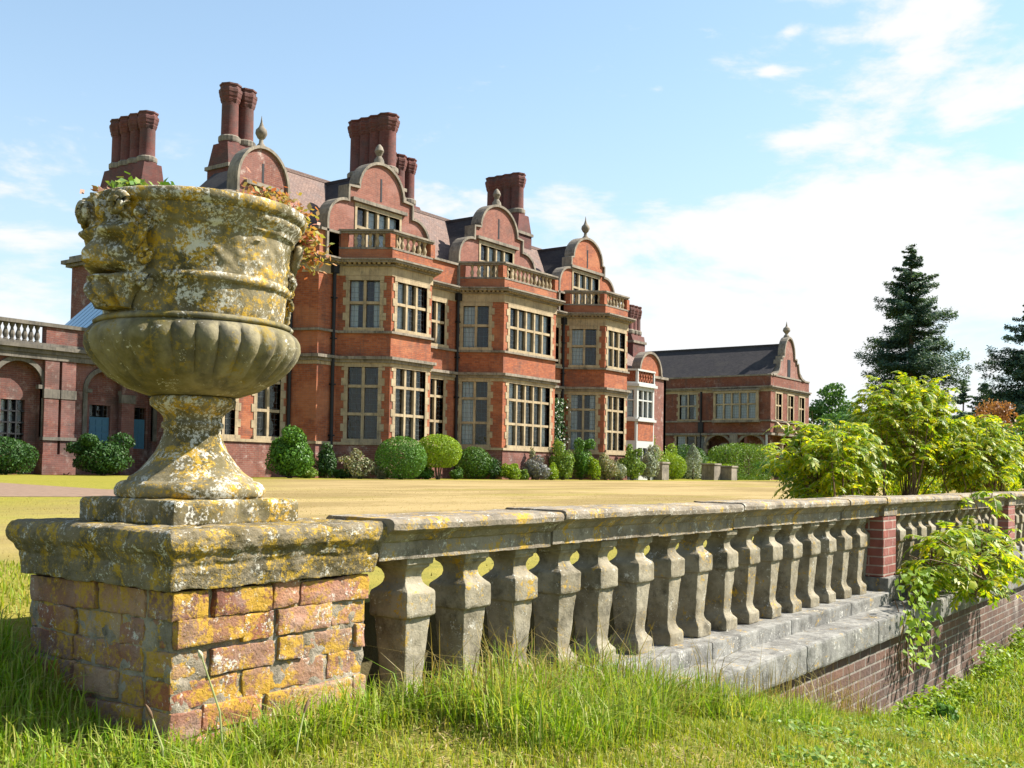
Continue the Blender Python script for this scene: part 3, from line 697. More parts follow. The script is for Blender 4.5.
# lower link east of the third bay: white timber bay, small curved gable, lattice parapet
lk = FR((50.6, 30.0, 0), (1, 0))
wall_faces(MB(), lk, .0, 7.0, ZB, 5.6, [(3.7, 4.7, 2.9, 4.6)]).build('wall', M['brick_old'], house)
window(house, lk, (3.7, 4.7, 2.9, 4.6), 2, (3.8,), curtain=3)
e = MB(); e.box(57.3, 57.6, 30.0, 37, ZB, 5.6); e.build('wall', M['brick_old'], house)
c_ = MB(); c_.fbox(lk, 0, 7.1, 5.6, 5.75, -.3, .12); c_.build('parapet_coping', M['trim'], house)
r = MB(); r.quad((50.6, 30.3, 5.6), (57.4, 30.3, 5.6), (57.4, 32.6, 7.9), (50.6, 32.6, 7.9)); r.quad((50.6, 37, 5.6), (57.4, 37, 5.6), (57.4, 32.6, 7.9), (50.6, 32.6, 7.9)); r.build('roof', M['tile'], house)
sg = MB(); cg = 55.5; ln = [(cg+1.3, 5.7)] + arc(cg, 5.9, 1.25, 1.1, 0, 180, 14) + [(cg-1.3, 5.7)]
sg.prism(FR((0, 30.0, 0), (1, 0)), ln, -.4, .003); sg = sg.build('gable', M['brick'], house)
s2 = MB(); s2.strip(FR((0, 30.0, 0), (1, 0)), ln[::-1], .14, -.45, .12); s2.build('coping', M['trim'], sg)
wb = [(50.7, 29.4), (51.5, 28.6), (53.5, 28.6), (54.2, 29.98)]
for k, (p, q) in enumerate(zip(wb, wb[1:])):
    f_ = FR((*p, 0), (q[0]-p[0], q[1]-p[1])); L = math.dist(p, q)
    hs = [(.18, L-.18, .4, 1.35), (.18, L-.18, 3.05, 4.55)]
    wall_faces(MB(), f_, 0, L, ZB, 5.0, hs).build('white_bay_wall', M['white_wood'], house)
    nl = 3 if k == 1 else 2
    window(house, f_, hs[0], nl, (), 'white_wood', 0, curtain=0, mull=.08); window(house, f_, hs[1], nl, (4.0,), 'white_wood', 0, curtain=3, mull=.08)
    b_ = MB(); b_.fbox(f_, .12, L-.12, 1.75, 2.8, -.02, .015); b_.build('brick_panel', M['brick'], house)
b_ = MB(); b_.band(wb, 4.75, 4.9, -.05, .16); b_.band(wb, 2.82, 2.95, -.05, .12); b_.band(wb, 5.62, 5.72, -.12, .06); b_.band(wb, 4.903, 5.0, -.12, .05)
for k, (p, q) in enumerate(zip(wb, wb[1:])):
    f_ = FR((*p, 0), (q[0]-p[0], q[1]-p[1])); L = math.dist(p, q)
    for u in (0, L): b_.fbox(f_, max(0, u-.1), min(L, u+.1), 5.0, 5.62, -.1, .03)
b_.build('white_bay_trim', M['white_wood'], house)
lt = MB()
for k, (p, q) in enumerate(zip(wb, wb[1:])):
    f_ = FR((*p, 0), (q[0]-p[0], q[1]-p[1])); L = math.dist(p, q); n = int(L/.3)
    lt.fbox(f_, .1, L-.1, 5.0, 5.62, -.1, -.085)
    for j in range(n):
        u = .1+(j+.5)*(L-.2)/n
        for s_ in (-1, 1):
            lt.hexa([P3(f_, *t_) for t_ in ((u-s_*.13-.03, 5.02, -.08), (u-s_*.13+.03, 5.02, -.08), (u-s_*.13+.03, 5.02, -.03), (u-s_*.13-.03, 5.02, -.03), (u+s_*.13-.03, 5.6, -.08), (u+s_*.13+.03, 5.6, -.08), (u+s_*.13+.03, 5.6, -.03), (u+s_*.13-.03, 5.6, -.03))])
lt.build('lattice_parapet', M['brick'], house)
rf = MB(); rf.add([(x, y, 5.02) for x, y in wb], [(0, 1, 2, 3)]); rf.build('bay_roof', M['lead'], house)
chimney(house, (56.5, 58.0, 31.7, 32.7), 5, 8.0, 8.4, 10.25, [(56.85, 32.2), (57.3, 32.2), (57.75, 32.2)], .27)
d = MB(); d.tube([(50.75, 29.5, ZB), (50.75, 29.5, 5.5)], .06, 8); d.build('drainpipe', M['white_wood'], house)

# ------------------------------------------------------------------ arcade wing at the west end
arcw = thing('arcade_wing', 'low shaded brick arcade wing with stone arches and balustraded roofline left of the urn', 'building', (20, 35, LAWN))
fa = FR((0, 34.0, 0), (1, 0))
arches = [(13.8, .83), (16.3, .83), (19.0, .83), (22.25, .73), (23.75, .5)]
def arch_wall(parent, fr, u0, u1, v0, v1, arches, spring, m, depth=.5):
    mb = MB(); prev = u0
    for (c, r) in arches:
        mb.quad(P3(fr, prev, v0), P3(fr, c-r, v0), P3(fr, c-r, v1), P3(fr, prev, v1))
        pts = arc(c, spring, r, r, 180, 0, 16)
        for p, q in zip(pts, pts[1:]):
            mb.quad(P3(fr, *p), P3(fr, *q), P3(fr, q[0], v1), P3(fr, p[0], v1)); mb.quad(P3(fr, *p), P3(fr, *q), P3(fr, *q, -depth), P3(fr, *p, -depth))
        for s_ in (-1, 1): mb.quad(P3(fr, c+s_*r, v0), P3(fr, c+s_*r, spring), P3(fr, c+s_*r, spring, -depth), P3(fr, c+s_*r, v0, -depth))
        prev = c+r
    mb.quad(P3(fr, prev, v0), P3(fr, u1, v0), P3(fr, u1, v1), P3(fr, prev, v1))
    return mb.build('wall', M[m], parent)
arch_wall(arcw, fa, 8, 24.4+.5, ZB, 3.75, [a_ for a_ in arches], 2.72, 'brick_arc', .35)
for (c, r) in arches:
    t = MB(); ln = [(c+r, .9), (c+r, 2.72)] + arc(c, 2.72, r, r, 0, 180, 16)[1:-1] + [(c-r, 2.72), (c-r, .9)]
    t.strip(fa, ln, -.16, -.1, .06); t.fbox(fa, c-r-.12, c-r+.16, 2.62, 2.76, -.1, .09); t.fbox(fa, c+r-.16, c+r+.12, 2.62, 2.76, -.1, .09); t.build('arch_surround', M['trim_shade'], arcw)
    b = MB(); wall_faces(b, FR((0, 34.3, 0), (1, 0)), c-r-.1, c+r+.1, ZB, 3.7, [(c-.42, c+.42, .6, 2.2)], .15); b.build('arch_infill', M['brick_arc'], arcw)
    if c > 22:
        dr = MB(); dr.fbox(FR((0, 34.3, 0), (1, 0)), c-.42, c+.42, .6, 1.75, -.12, -.08)
        for k in range(3):
            for l in range(4): dr.fbox(FR((0, 34.3, 0), (1, 0)), c-.36+k*.25, c-.16+k*.25, .68+l*.26, .88+l*.26, -.08, -.06)
        dr.build('door', M['blue_door'], arcw)
        window(arcw, FR((0, 34.3, 0), (1, 0)), (c-.42, c+.42, 1.78, 2.2), 3, (), 'iron', 0, sill=False, mull=.04)
    else: window(arcw, FR((0, 34.3, 0), (1, 0)), (c-.42, c+.42, .6, 2.2), 3, (1.0, 1.4, 1.8), 'iron', 0, sill=False, mull=.05, curtain=4)
for u in (12.5, 15.05, 17.6, 20.12, 20.74, 23.1):
    p = MB(); wd = .26 if u > 20 else .3
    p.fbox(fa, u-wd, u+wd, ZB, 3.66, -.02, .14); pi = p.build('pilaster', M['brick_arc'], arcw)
    t = MB(); t.fbox(fa, u-wd-.03, u+wd+.03, 2.3, 2.62, -.02, .165); t.build('pilaster_band', M['trim_shade'], pi)
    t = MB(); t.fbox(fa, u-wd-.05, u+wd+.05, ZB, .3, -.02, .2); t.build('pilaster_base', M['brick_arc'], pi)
    t = MB(); t.fbox(fa, u-wd-.05, u+wd+.05, .8, .92, -.02, .2); t.build('sill_band', M['trim_shade'], pi)
t = MB(); t.fbox(fa, 8, 24.9, 3.66, 3.85, -.3, .17); t.fbox(fa, 8, 24.9, 3.853, 4.0, -.3, .22); t.fbox(fa, 8, 24.9, 4.003, 4.13, -.3, .34); t.build('entablature', M['trim_shade'], arcw)
t = MB(); t.fbox(fa, 8, 24.9, 4.133, 4.25, -.3, .1); t.fbox(fa, 8, 24.9, 4.85, 4.98, -.25, .16); rl = t.build('balustrade', M['trim_shade'], arcw)
for u0, u1 in ((19.9, 21.6), (15.0, 15.5)):
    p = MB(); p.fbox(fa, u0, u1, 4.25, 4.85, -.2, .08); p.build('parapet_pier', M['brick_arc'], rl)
for u in np.arange(13.7, 19.85, .22):
    if 14.9 < u < 15.6: continue
    s = MB(); q = P3(fa, u, 4.25, -.06); o = bal0.copy(); o.data = bal0.data; COL.objects.link(o); o.parent = rl; o.location = q - wloc(rl); o.scale = (1.15, 1.15, 1.09); o.material_slots[0].link = 'OBJECT'; o.material_slots[0].material = M['trim_shade']
t = MB(); t.quad((8, 34.1, 4.2), (24.4, 34.1, 4.2), (24.4, 40, 4.3), (8, 40, 4.3)); t.box(8, 24.4, 39.7, 39.9, ZB, 4.25); t.build('flat_roof', M['lead'], arcw)
t = MB(); t.quad((21.7, 34.5, 4.95), (21.7, 36.5, 4.95), (24.38, 36.5, 7.6), (24.38, 34.5, 7.6)); t.add([(21.7, 34.5, 4.95), (24.38, 34.5, 7.6), (24.38, 34.5, 4.2), (21.7, 34.5, 4.2)], [(0, 1, 2, 3)])
sk = t.build('skylight', M['lead'], arcw)
t = MB()
for k in range(6):
    y0 = 34.58+k*.31; t.hexa([(21.75, y0, 5.03), (21.75, y0+.25, 5.03), (24.3, y0+.25, 7.55), (24.3, y0, 7.55), (21.73, y0, 5.05), (21.73, y0+.25, 5.05), (24.28, y0+.25, 7.57), (24.28, y0, 7.57)])
m_, tt, pp, oo = mat('skylight_glass'); pp.inputs['Base Color'].default_value = (.22, .38, .50, 1); pp.inputs['Roughness'].default_value = .08; pp.inputs['Specular IOR Level'].default_value = .8; M['skyglass'] = m_
t.build('pane', M['skyglass'], sk)

arcw.scale = (1, 1, .955)
# ------------------------------------------------------------------ east wing across the court
wing = thing('brick_wing', 'two storey brick wing with long dark roof and curved end gable behind the hedge', 'building', (80, 36, LAWN))
X0, X1, YA, YB = 76.3, 84.4, 30.9, 45.0
fw_ = FR((X0, YB, 0), (0, -1))           # long west side, u = 0 at the far end
def uw(y): return YB-y
fg = FR((X0, YA, 0), (1, 0))
hw = [(uw(38.5), uw(37.05), 4.25, 6.2), (uw(38.75), uw(36.3), 1.3, 2.9)]
ar = [(uw(35.15), 1.1), (uw(32.45), 1.1)]
mb = MB(); wall_faces(mb, fw_, 0, YB-YA, 3.2, 7.5, hw[:1]+[(uw(35.25), uw(31.95), 4.2, 6.25)]); mb.build('wall', M['brick_wing'], wing)
wl = arch_wall(wing, fw_, uw(36.25)-.0, YB-YA, ZB, 3.2, ar, 1.85, 'brick_wing', .4)
mb = MB(); wall_faces(mb, fw_, 0, uw(36.25), ZB, 3.2, hw[1:]); mb.build('wall', M['brick_wing'], wing)
window(wing, fw_, hw[0], 2, (5.3,), curtain=2); window(wing, fw_, hw[1], 3, (), curtain=2)
for (c, r) in ar:
    t = MB(); t.strip(fw_, arc(c, 1.85, r, r, 0, 180, 14), -.2, -.1, .05); t.build('arch_surround', M['trim'], wing)
    b = MB(); b.fbox(fw_, c-r-.1, c+r+.1, ZB, 3.0, -1.3, -1.2); b.build('porch_back', M['brick_old'], wing)
f_ = MB(); c, r = ar[0]; pts = arc(c, 1.6, .8, .8, 0, 180, 10); f_.prism(fw_, pts, -1.19, -1.14); f_.build('fanlight', M['white_wood'], wing)
kp = MB(); kp.fbox(fw_, uw(33.8)-.3, uw(33.8)+.3, 2.1, 3.1, -.1, .25); kp.build('keystone_bracket', M['trim'], wing)
ori = FR((X0-.35, YB, 0), (0, -1))
window(wing, ori, (uw(35.25), uw(31.95), 4.25, 6.2), 5, (5.35,), surround=.18, quoin=False, curtain=1)
t = MB(); t.fbox(ori, uw(35.5), uw(31.7), 3.95, 4.12, -.36, .12); t.build('oriel_sill', M['trim'], wing); t = MB(); t.fbox(ori, uw(35.5), uw(31.7), 6.38, 6.497, -.36, .1); t.build('oriel_cornice', M['trim'], wing)
st = MB(); L = [(X0, YB), (X0, YA), (X1, YA)]
st.band(L, 6.5, 6.62, -.02, .14); st.band(L, 6.623, 6.72, -.02, .24); st.band(L, 4.02, 4.14, -.02, .10) ; st.band(L, 2.98, 3.15, -.02, .16); st.band(L, 7.5, 7.62, -.3, .06)
st.build('string_course', M['trim'], wing)
fz = MB(); fz.band(L, 6.3, 6.497, -.02, .02); fz.build('frieze', M['buff'], wing)
gh = [(1.05, 2.15, 4.2, 6.2), (3.5, 4.6, 4.2, 6.2), (5.9, 7.0, 4.2, 6.2)]
mb = MB(); wall_faces(mb, fg, 0, X1-X0, 3.2, 7.5, gh); mb.build('wall', M['brick_wing'], wing)
for h in gh: window(wing, fg, h, 2, (5.3,), surround=.16, quoin=False, curtain=2)
gm = 3.6
lw = [(gm+3.3, 7.5), (gm+2.7, 7.6)] + arc(gm+2.9, 8.75, 1.05, 1.15, 270, 180, 5)[1:] + [(gm+1.5, 8.75), (gm+1.5, 9.05), (gm+1.05, 9.1)] + arc(gm, 9.1, 1.05, 1.55, 0, 90, 7)[1:]
lw = lw + [(2*gm-u, v) for u, v in lw[::-1]][1:]
gb = MB(); gb.prism(fg, lw, -.4, .004); gb = gb.build('gable', M['brick_gw'], wing)
t = MB(); t.strip(fg, lw[::-1], .15, -.45, .12); t.build('coping', M['trim'], gb)
t = MB(); t.fbox(fg, gm-.3, gm+.3, 7.6, 9.0, -.1, .03); t.fbox(fg, gm-.18, gm+.18, 7.75, 8.9, .03, .035); t.build('slit', M['iron'], gb)
t = MB(); t.lathe(P3(fg, gm, 10.65, -.2), [(.28, 0), (.22, .25), (.1, .4), (.3, .65), (.25, .85), (.08, 1.0), (.04, 1.2), (.005, 1.4)], 10); t.build('finial', M['trim'], gb)
r = MB(); yc = X0+gm
r.quad((X0+.25, YB, 7.45), (X0+.25, YA+.2, 7.45), (yc, YA+.2, 10.2), (yc, YB, 10.2)); r.quad((X1-.3, YB, 7.45), (X1-.3, YA+.2, 7.45), (yc, YA+.2, 10.2), (yc, YB, 10.2)); r.box(yc-.1, yc+.1, YA+.2, YB, 10.12, 10.3); r.build('roof', M['tile_shade'], wing)
e = MB(); e.box(X1-.3, X1, YA+.01, YB, ZB, 7.5); e.box(X0, X1, YB, YB+.3, ZB, 7.5); e.build('wall', M['brick_old'], wing)
lo = MB(); lo.box(X0+.02, X1-.3, YA+1.9, YA+2.1, ZB, 3.2); lo.box(X0+.3, X1-.3, YA+.02, YA+2, 3.05, 3.2); lo.build('porch_back', M['brick_old'], wing)
for u in (.25, 2.9, 5.4, 7.8):
    t = MB(); t.lathe(P3(fg, u, LAWN-.2, -.3), [(.26, 0), (.26, .3), (.19, .4), (.17, 2.9), (.26, 3.0), (.28, 3.2)], 12); t.build('column', M['buff'], wing, smooth=40)
for u in (.9, 3.0, 5.4):
    t = MB(); t.hexa([P3(fg, *q) for q in ((u, 3.2, 0), (u+.35, 3.2, 0), (u+.35, 3.2, .9), (u, 3.2, .9), (u, 4.0, 0), (u+.35, 4.0, 0), (u+.35, 4.0, .12), (u, 4.0, .12))]); t.build('buttress_slope', M['buff'], wing)
d = MB(); d.tube([P3(fw_, uw(36.6), ZB, .1), P3(fw_, uw(36.6), 6.4, .1)], .08, 8); d.fbox(fw_, uw(36.6)-.2, uw(36.6)+.2, 3.2, 4.0, .01, .2); d.build('drainpipe', M['iron'], wing)
d = MB(); d.tube([P3(fw_, uw(31.15), ZB, .1), P3(fw_, uw(31.15), 3.0, .1)], .09, 8); d.build('drainpipe', M['white_wood'], wing)

# ------------------------------------------------------------------ balustrade, pier, retaining wall
bs = thing('stone_balustrade', 'weathered stone balustrade with square tapered balusters and an old lichen covered brick end pier', 'balustrade', (4.5, 2.3, -.87))
# end pier: real bricks, uneven, over a mortar core
PX0, PX1, PY0, PY1 = 1.665, 2.375, 2.235, 2.905
def brick_shape(mb, x0, x1, y0, y1, z0, z1):
    j = lambda a: random.uniform(-a, a)
    dx, dy, dz = j(.007), j(.007), j(.003); t = j(.03)
    c = ((x0+x1)/2, (y0+y1)/2)
    vs = []
    for z in (z0, z1):
        for x, y in ((x0, y0), (x1, y0), (x1, y1), (x0, y1)):
            vs.append((x+dx+j(.003)-(y-c[1])*t, y+dy+j(.003)+(x-c[0])*t, z+dz+j(.004)+(x-c[0])*j(.02)))
    mb.hexa(vs)
pb = MB(); zt = -.322; k = 0
def run(n_first, total, header, stretch):
    out = []; u = 0; q = n_first
    while u < total-.01:
        l = (header, stretch)[q % 2] if True else 0
        l = min(l*random.uniform(.9, 1.1), total-u)
        if total-u-l < .05: l = total-u
        out.append((u, u+l)); u += l; q += 1
    return out
while zt > -1.05:
    h = random.uniform(.066, .075); gp = random.uniform(.003, .008); z0, z1 = zt-h, zt; e = .104
    ins = .002+random.uniform(0, .006)
    a0, a1, b0, b1 = PX0+ins, PX1-ins, PY0+ins, PY1-ins
    full = k % 2 == 0
    for (u0, u1) in run(k, a1-a0, .11, .22):
        brick_shape(pb, a0+u0+.004, a0+u1-.004, b0, b0+e, z0, z1)
    for (u0, u1) in run(k+1, b1-b0-e-.008, .11, .22):
        brick_shape(pb, a0, a0+e, b0+e+.008+u0+.004, b0+e+.008+u1-.004, z0, z1); brick_shape(pb, a1-e, a1, b0+e+.008+u0+.004, b0+e+.008+u1-.004, z0, z1)
    zt = z0-gp; k += 1
pr_ = pb.build('brick_shaft', M['pbrick'], bs, smooth=38, rough=(.018, .0036, 30), bevel=.0045)
c = MB(); c.box(PX0+.013, PX1-.013, PY0+.013, PY1-.013, -1.1, -.325); c.build('mortar_core', M['mortar'], pr_, smooth=60, rough=(.02, .008, 22))
def ring_profile(mb, x0, x1, y0, y1, prof):
    """square moulded block: prof = [(outset, z)...] from bottom to top"""
    k = len(mb.V)
    for (e, z) in prof: mb.V += [(x0-e, y0-e, z), (x1+e, y0-e, z), (x1+e, y1+e, z), (x0-e, y1+e, z)]
    for j in range(len(prof)-1):
        for i in range(4): mb.F.append((k+4*j+i, k+4*j+(i+1) % 4, k+4*j+4+(i+1) % 4, k+4*j+4+i))
    mb.F.append((k+3, k+2, k+1, k)); e = k+4*(len(prof)-1); mb.F.append((e, e+1, e+2, e+3)); return mb
cap = ring_profile(MB(), PX0, PX1, PY0, PY1, [(.012, -.318), (.018, -.268), (.016, -.256), (.022, -.246), (.026, -.232), (.034, -.222), (.040, -.214), (.043, -.198), (.041, -.182), (.034, -.170), (.022, -.165)])
cap.build('pier_cap', M['pcope'], bs, smooth=50, rough=(.02, .0058, 15), bevel=.004)
# rail: separate moulded stones
RP = [(2.225, -.283), (2.224, -.228), (2.214, -.222), (2.2, -.203), (2.178, -.193), (2.166, -.186), (2.164, -.168), (2.17, -.156), (2.182, -.15), (2.445, -.15), (2.458, -.16), (2.46, -.186), (2.43, -.2), (2.405, -.225), (2.405, -.283)]
def rail_stone(x0, x1, dz=0, ty=0):
    mb = MB(); n = len(RP)
    vs = [(x0, y+ty, z+dz) for y, z in RP]+[(x1, y+ty, z+dz) for y, z in RP]
    mb.add(vs, [tuple(range(n)), tuple(range(2*n-1, n-1, -1))]+[(i, n+i, n+(i+1) % n, (i+1) % n) for i in range(n)])
    return mb.build('coping_stone', M['cope'], bs, smooth=45, rough=(.034, .0028, 16))
jt = [2.405, 3.36, 4.22, 5.02, 5.86, 6.66, 7.45]
for i, (a, b) in enumerate(zip(jt, jt[1:])): rail_stone(a+.004, b-.004, (-.004, .003, -.002, .004, 0, .002)[i], (.003, -.003, .002, 0, .003, -.002)[i])
for a, b in ((7.79, 8.7), (8.7, 9.6), (9.6, 10.6), (10.6, 11.65), (12.1, 13.2), (13.2, 14.3), (14.3, 15.4)): rail_stone(a+.005, b-.005, random.uniform(-.004, .004), 0)
# balusters: square section, tapering downwards
BP = [(.078, -.790), (.078, -.738), (.072, -.728), (.060, -.716), (.053, -.700), (.051, -.685), (.066, -.500), (.067, -.484), (.079, -.478), (.081, -.470), (.081, -.404), (.077, -.396), (.062, -.384), (.050, -.370), (.046, -.356), (.047, -.344), (.054, -.330), (.064, -.322), (.067, -.320), (.067, -.312), (.0755, -.309), (.0765, -.282)]
def baluster_mesh(seed):
    mb = MB(); k = 0
    for j, (r, z) in enumerate(BP):
        for sx, sy in ((-1, -1), (1, -1), (1, 1), (-1, 1)): mb.V.append((sx*r*.88+seed, sy*r, z))
    for j in range(len(BP)-1):
        for i in range(4): mb.F.append((4*j+i, 4*j+(i+1) % 4, 4*j+4+(i+1) % 4, 4*j+4+i))
    mb.F.append((3, 2, 1, 0)); e = 4*(len(BP)-1); mb.F.append((e, e+1, e+2, e+3))
    o = mb.build('baluster', M['cut'], None, smooth=32, rough=(.02, .0026, 24), bevel=.003)
    o.data.transform(Matrix.Translation((-seed, 0, 0))); return o
protos = [baluster_mesh(s_) for s_ in (0, 5, 9, 14, 23)]
bx = [2.615+.3025*i for i in range(16)] + [8.08+.295*i for i in range(12)] + [12.4+.3*i for i in range(9)]
for i, x in enumerate(bx):
    if i < 5: o = protos[i]
    else: o = protos[(i*3) % 5].copy(); COL.objects.link(o)
    o.parent = bs; o.location = Vector((x+random.uniform(-.006, .006), 2.318+random.uniform(-.004, .004), random.uniform(-.003, .003))) - bs.location
    o.rotation_euler = (random.uniform(-.008, .008), random.uniform(-.008, .008), random.uniform(-.03, .03))
o = protos[2].copy(); COL.objects.link(o); o.parent = bs; o.location = Vector((7.44, 2.36, 0)) - bs.location; o.scale = (.5, .85, 1)   # half baluster engaged on the pier
# second and third piers
def small_pier(x0, x1):
    y0, y1 = 2.2, 2.5
    p = MB(); p.box(x0, x1, y0, y1, -.70, -.275); pr = p.build('brick_pier', M['brick_red'], bs, smooth=40, rough=(.03, .002, 20), bevel=.006)
    b = MB(); b.box(x0-.02, x1+.03, y0-.04, y1+.02, -.862, -.70); b.build('pier_base', M['ledge'], pr, smooth=40, rough=(.03, .003, 18), bevel=.006)
    c = ring_profile(MB(), x0, x1, y0, y1, [(.006, -.274), (.006, -.222), (.016, -.205), (.038, -.193), (.044, -.18), (.042, -.155), (.03, -.144)])
    c.build('pier_cap', M['cope'], pr, smooth=45, rough=(.03, .0025, 16))
small_pier(7.475, 7.775); small_pier(11.72, 12.05)
# plinth course under the balusters
for a, b in ((2.39, 3.5), (3.5, 4.6), (4.6, 5.6), (5.6, 6.6), (6.6, 7.45), (7.82, 9.0), (9.0, 10.3), (10.3, 11.7), (12.1, 13.6), (13.6, 15.4)):
    p = MB(); p.box(a+.003, b-.003, 2.135, 2.50, -1.0, -.79); p.build('plinth_stone', M['ledge'], bs, smooth=40, rough=(.045, .003, 12), bevel=.008)
rw = thing('retaining_wall', 'purple brick retaining wall with projecting grey stone ledge below the balustrade', 'wall', (7, 2.0, -1.7))
p = MB(); p.box(2.42, 15.4, 1.985, 2.13, -2.1, -1.015); p.build('brick_face', M['brick_wall'], rw)
for a, b in ((2.42, 3.9), (3.9, 5.3), (5.3, 6.5), (6.5, 7.6), (7.6, 8.9), (8.9, 10.3), (10.3, 11.86)):
    p = MB(); p.box(a+.004, b-.004, 1.935, 2.3, -1.012, -.868); p.build('ledge_stone', M['ledge'], rw, smooth=40, rough=(.035, .0035, 11), bevel=.014)

# ------------------------------------------------------------------ the urn
UX, UY = 2.0, 2.61
urn = thing('stone_urn', 'huge lichen covered stone garden urn with carved masks standing on the brick end pier', 'urn', (UX, UY, -.163))
u = ring_profile(MB(), UX-.222, UX+.222, UY-.222, UY+.222, [(0, -.166), (.001, -.108), (-.006, -.097)])
u.build('plinth_block', M['urn'], urn, smooth=40, rough=(.025, .003, 17), bevel=.006)
def dense(prof, st=.012):
    out = [prof[0]]
    for p, q in zip(prof, prof[1:]):
        n = max(1, int(math.dist(p, q)/st))
        out += [(p[0]+(q[0]-p[0])*i/n, p[1]+(q[1]-p[1])*i/n) for i in range(1, n+1)]
    return out
def bumpy(a, z, k, amp):
    return 1+amp*noise.noise(Vector((math.cos(a)*k, math.sin(a)*k, z*k*3)))
foot = [(.205, -.097), (.213, -.088), (.215, -.072), (.208, -.058), (.196, -.050), (.180, -.047), (.176, -.038), (.162, -.030), (.148, -.019), (.125, .008), (.104, .038), (.09, .068), (.0815, .093), (.0815, .104), (.089, .109), (.089, .121), (.0815, .127), (.083, .138), (.094, .152), (.112, .166), (.122, .174), (.123, .19), (.118, .198)]
f = MB(); f.lathe((UX, UY, 0), dense(foot), 96, fx=lambda a, z: bumpy(a, z, 7, .016)); f.build('foot', M['urn'], urn, smooth=60)
bowl = [(.09, .196), (.135, .203), (.19, .222), (.238, .252), (.272, .286), (.295, .318), (.305, .345), (.304, .366), (.295, .384), (.282, .396), (.276, .400), (.283, .402), (.285, .410), (.276, .418), (.262, .42)]
NL = 30
def lobes(a, z):
    t = sstep(.205, .27, z)*(1-sstep(.372, .398, z))
    g_ = abs(math.cos(a*NL/2+.3))
    return bumpy(a, z, 5, .014)*(1+t*.058*(g_**.45-.7))
f = MB(); f.lathe((UX, UY, 0), dense(bowl, .009), 416, fx=lobes); f.build('fluted_bowl', M['urnb'], urn, smooth=70)
drum = [(.255, .418), (.258, .43), (.262, .47), (.264, .506), (.272, .510), (.276, .520), (.272, .531), (.264, .535), (.264, .56), (.267, .61), (.272, .655), (.277, .664), (.284, .668), (.284, .676), (.288, .683), (.299, .694), (.305, .706), (.303, .714), (.309, .717), (.317, .724), (.320, .735), (.317, .748), (.308, .753), (.29, .752), (.272, .74), (.265, .70)]
def relief(a, z):
    t = sstep(.54, .555, z)*(1-sstep(.64, .655, z))
    v = 0
    if t > 0:
        q = Vector((a*7, z*42, 1.5)); sc = math.sin(a*14+3.2*math.sin(z*55+a*4))*math.cos(z*62+2*math.sin(a*9))
        v = t*(.020*max(0, sc)+.014*noise.noise(q*1.7))
    return bumpy(a, z, 8, .010)*(1+v)
f = MB(); f.lathe((UX, UY, 0), dense(drum, .008), 300, fx=relief, cap=False); f.build('drum', M['urn'], urn, smooth=60)
f = MB(); f.lathe((UX, UY, 0), [(.27, .70), (.2, .715), (.1, .725)], 40); f.build('soil', M['soil'], urn)
def spiral(c, nrm, r0, turns, th, start):
    n = Vector(nrm).normalized(); t = Vector((-n.y, n.x, 0)).normalized(); b = Vector((0, 0, 1)); pts = []; rs = []
    N = int(turns*14)
    for i in range(N+1):
        q = i/N; a = start+q*turns*2*math.pi; r = r0*(1-.8*q); pts.append(Vector(c)+t*(r*math.cos(a))+b*(r*math.sin(a))+n*(.02*q)); rs.append(th*(1-.45*q))
    return pts, rs
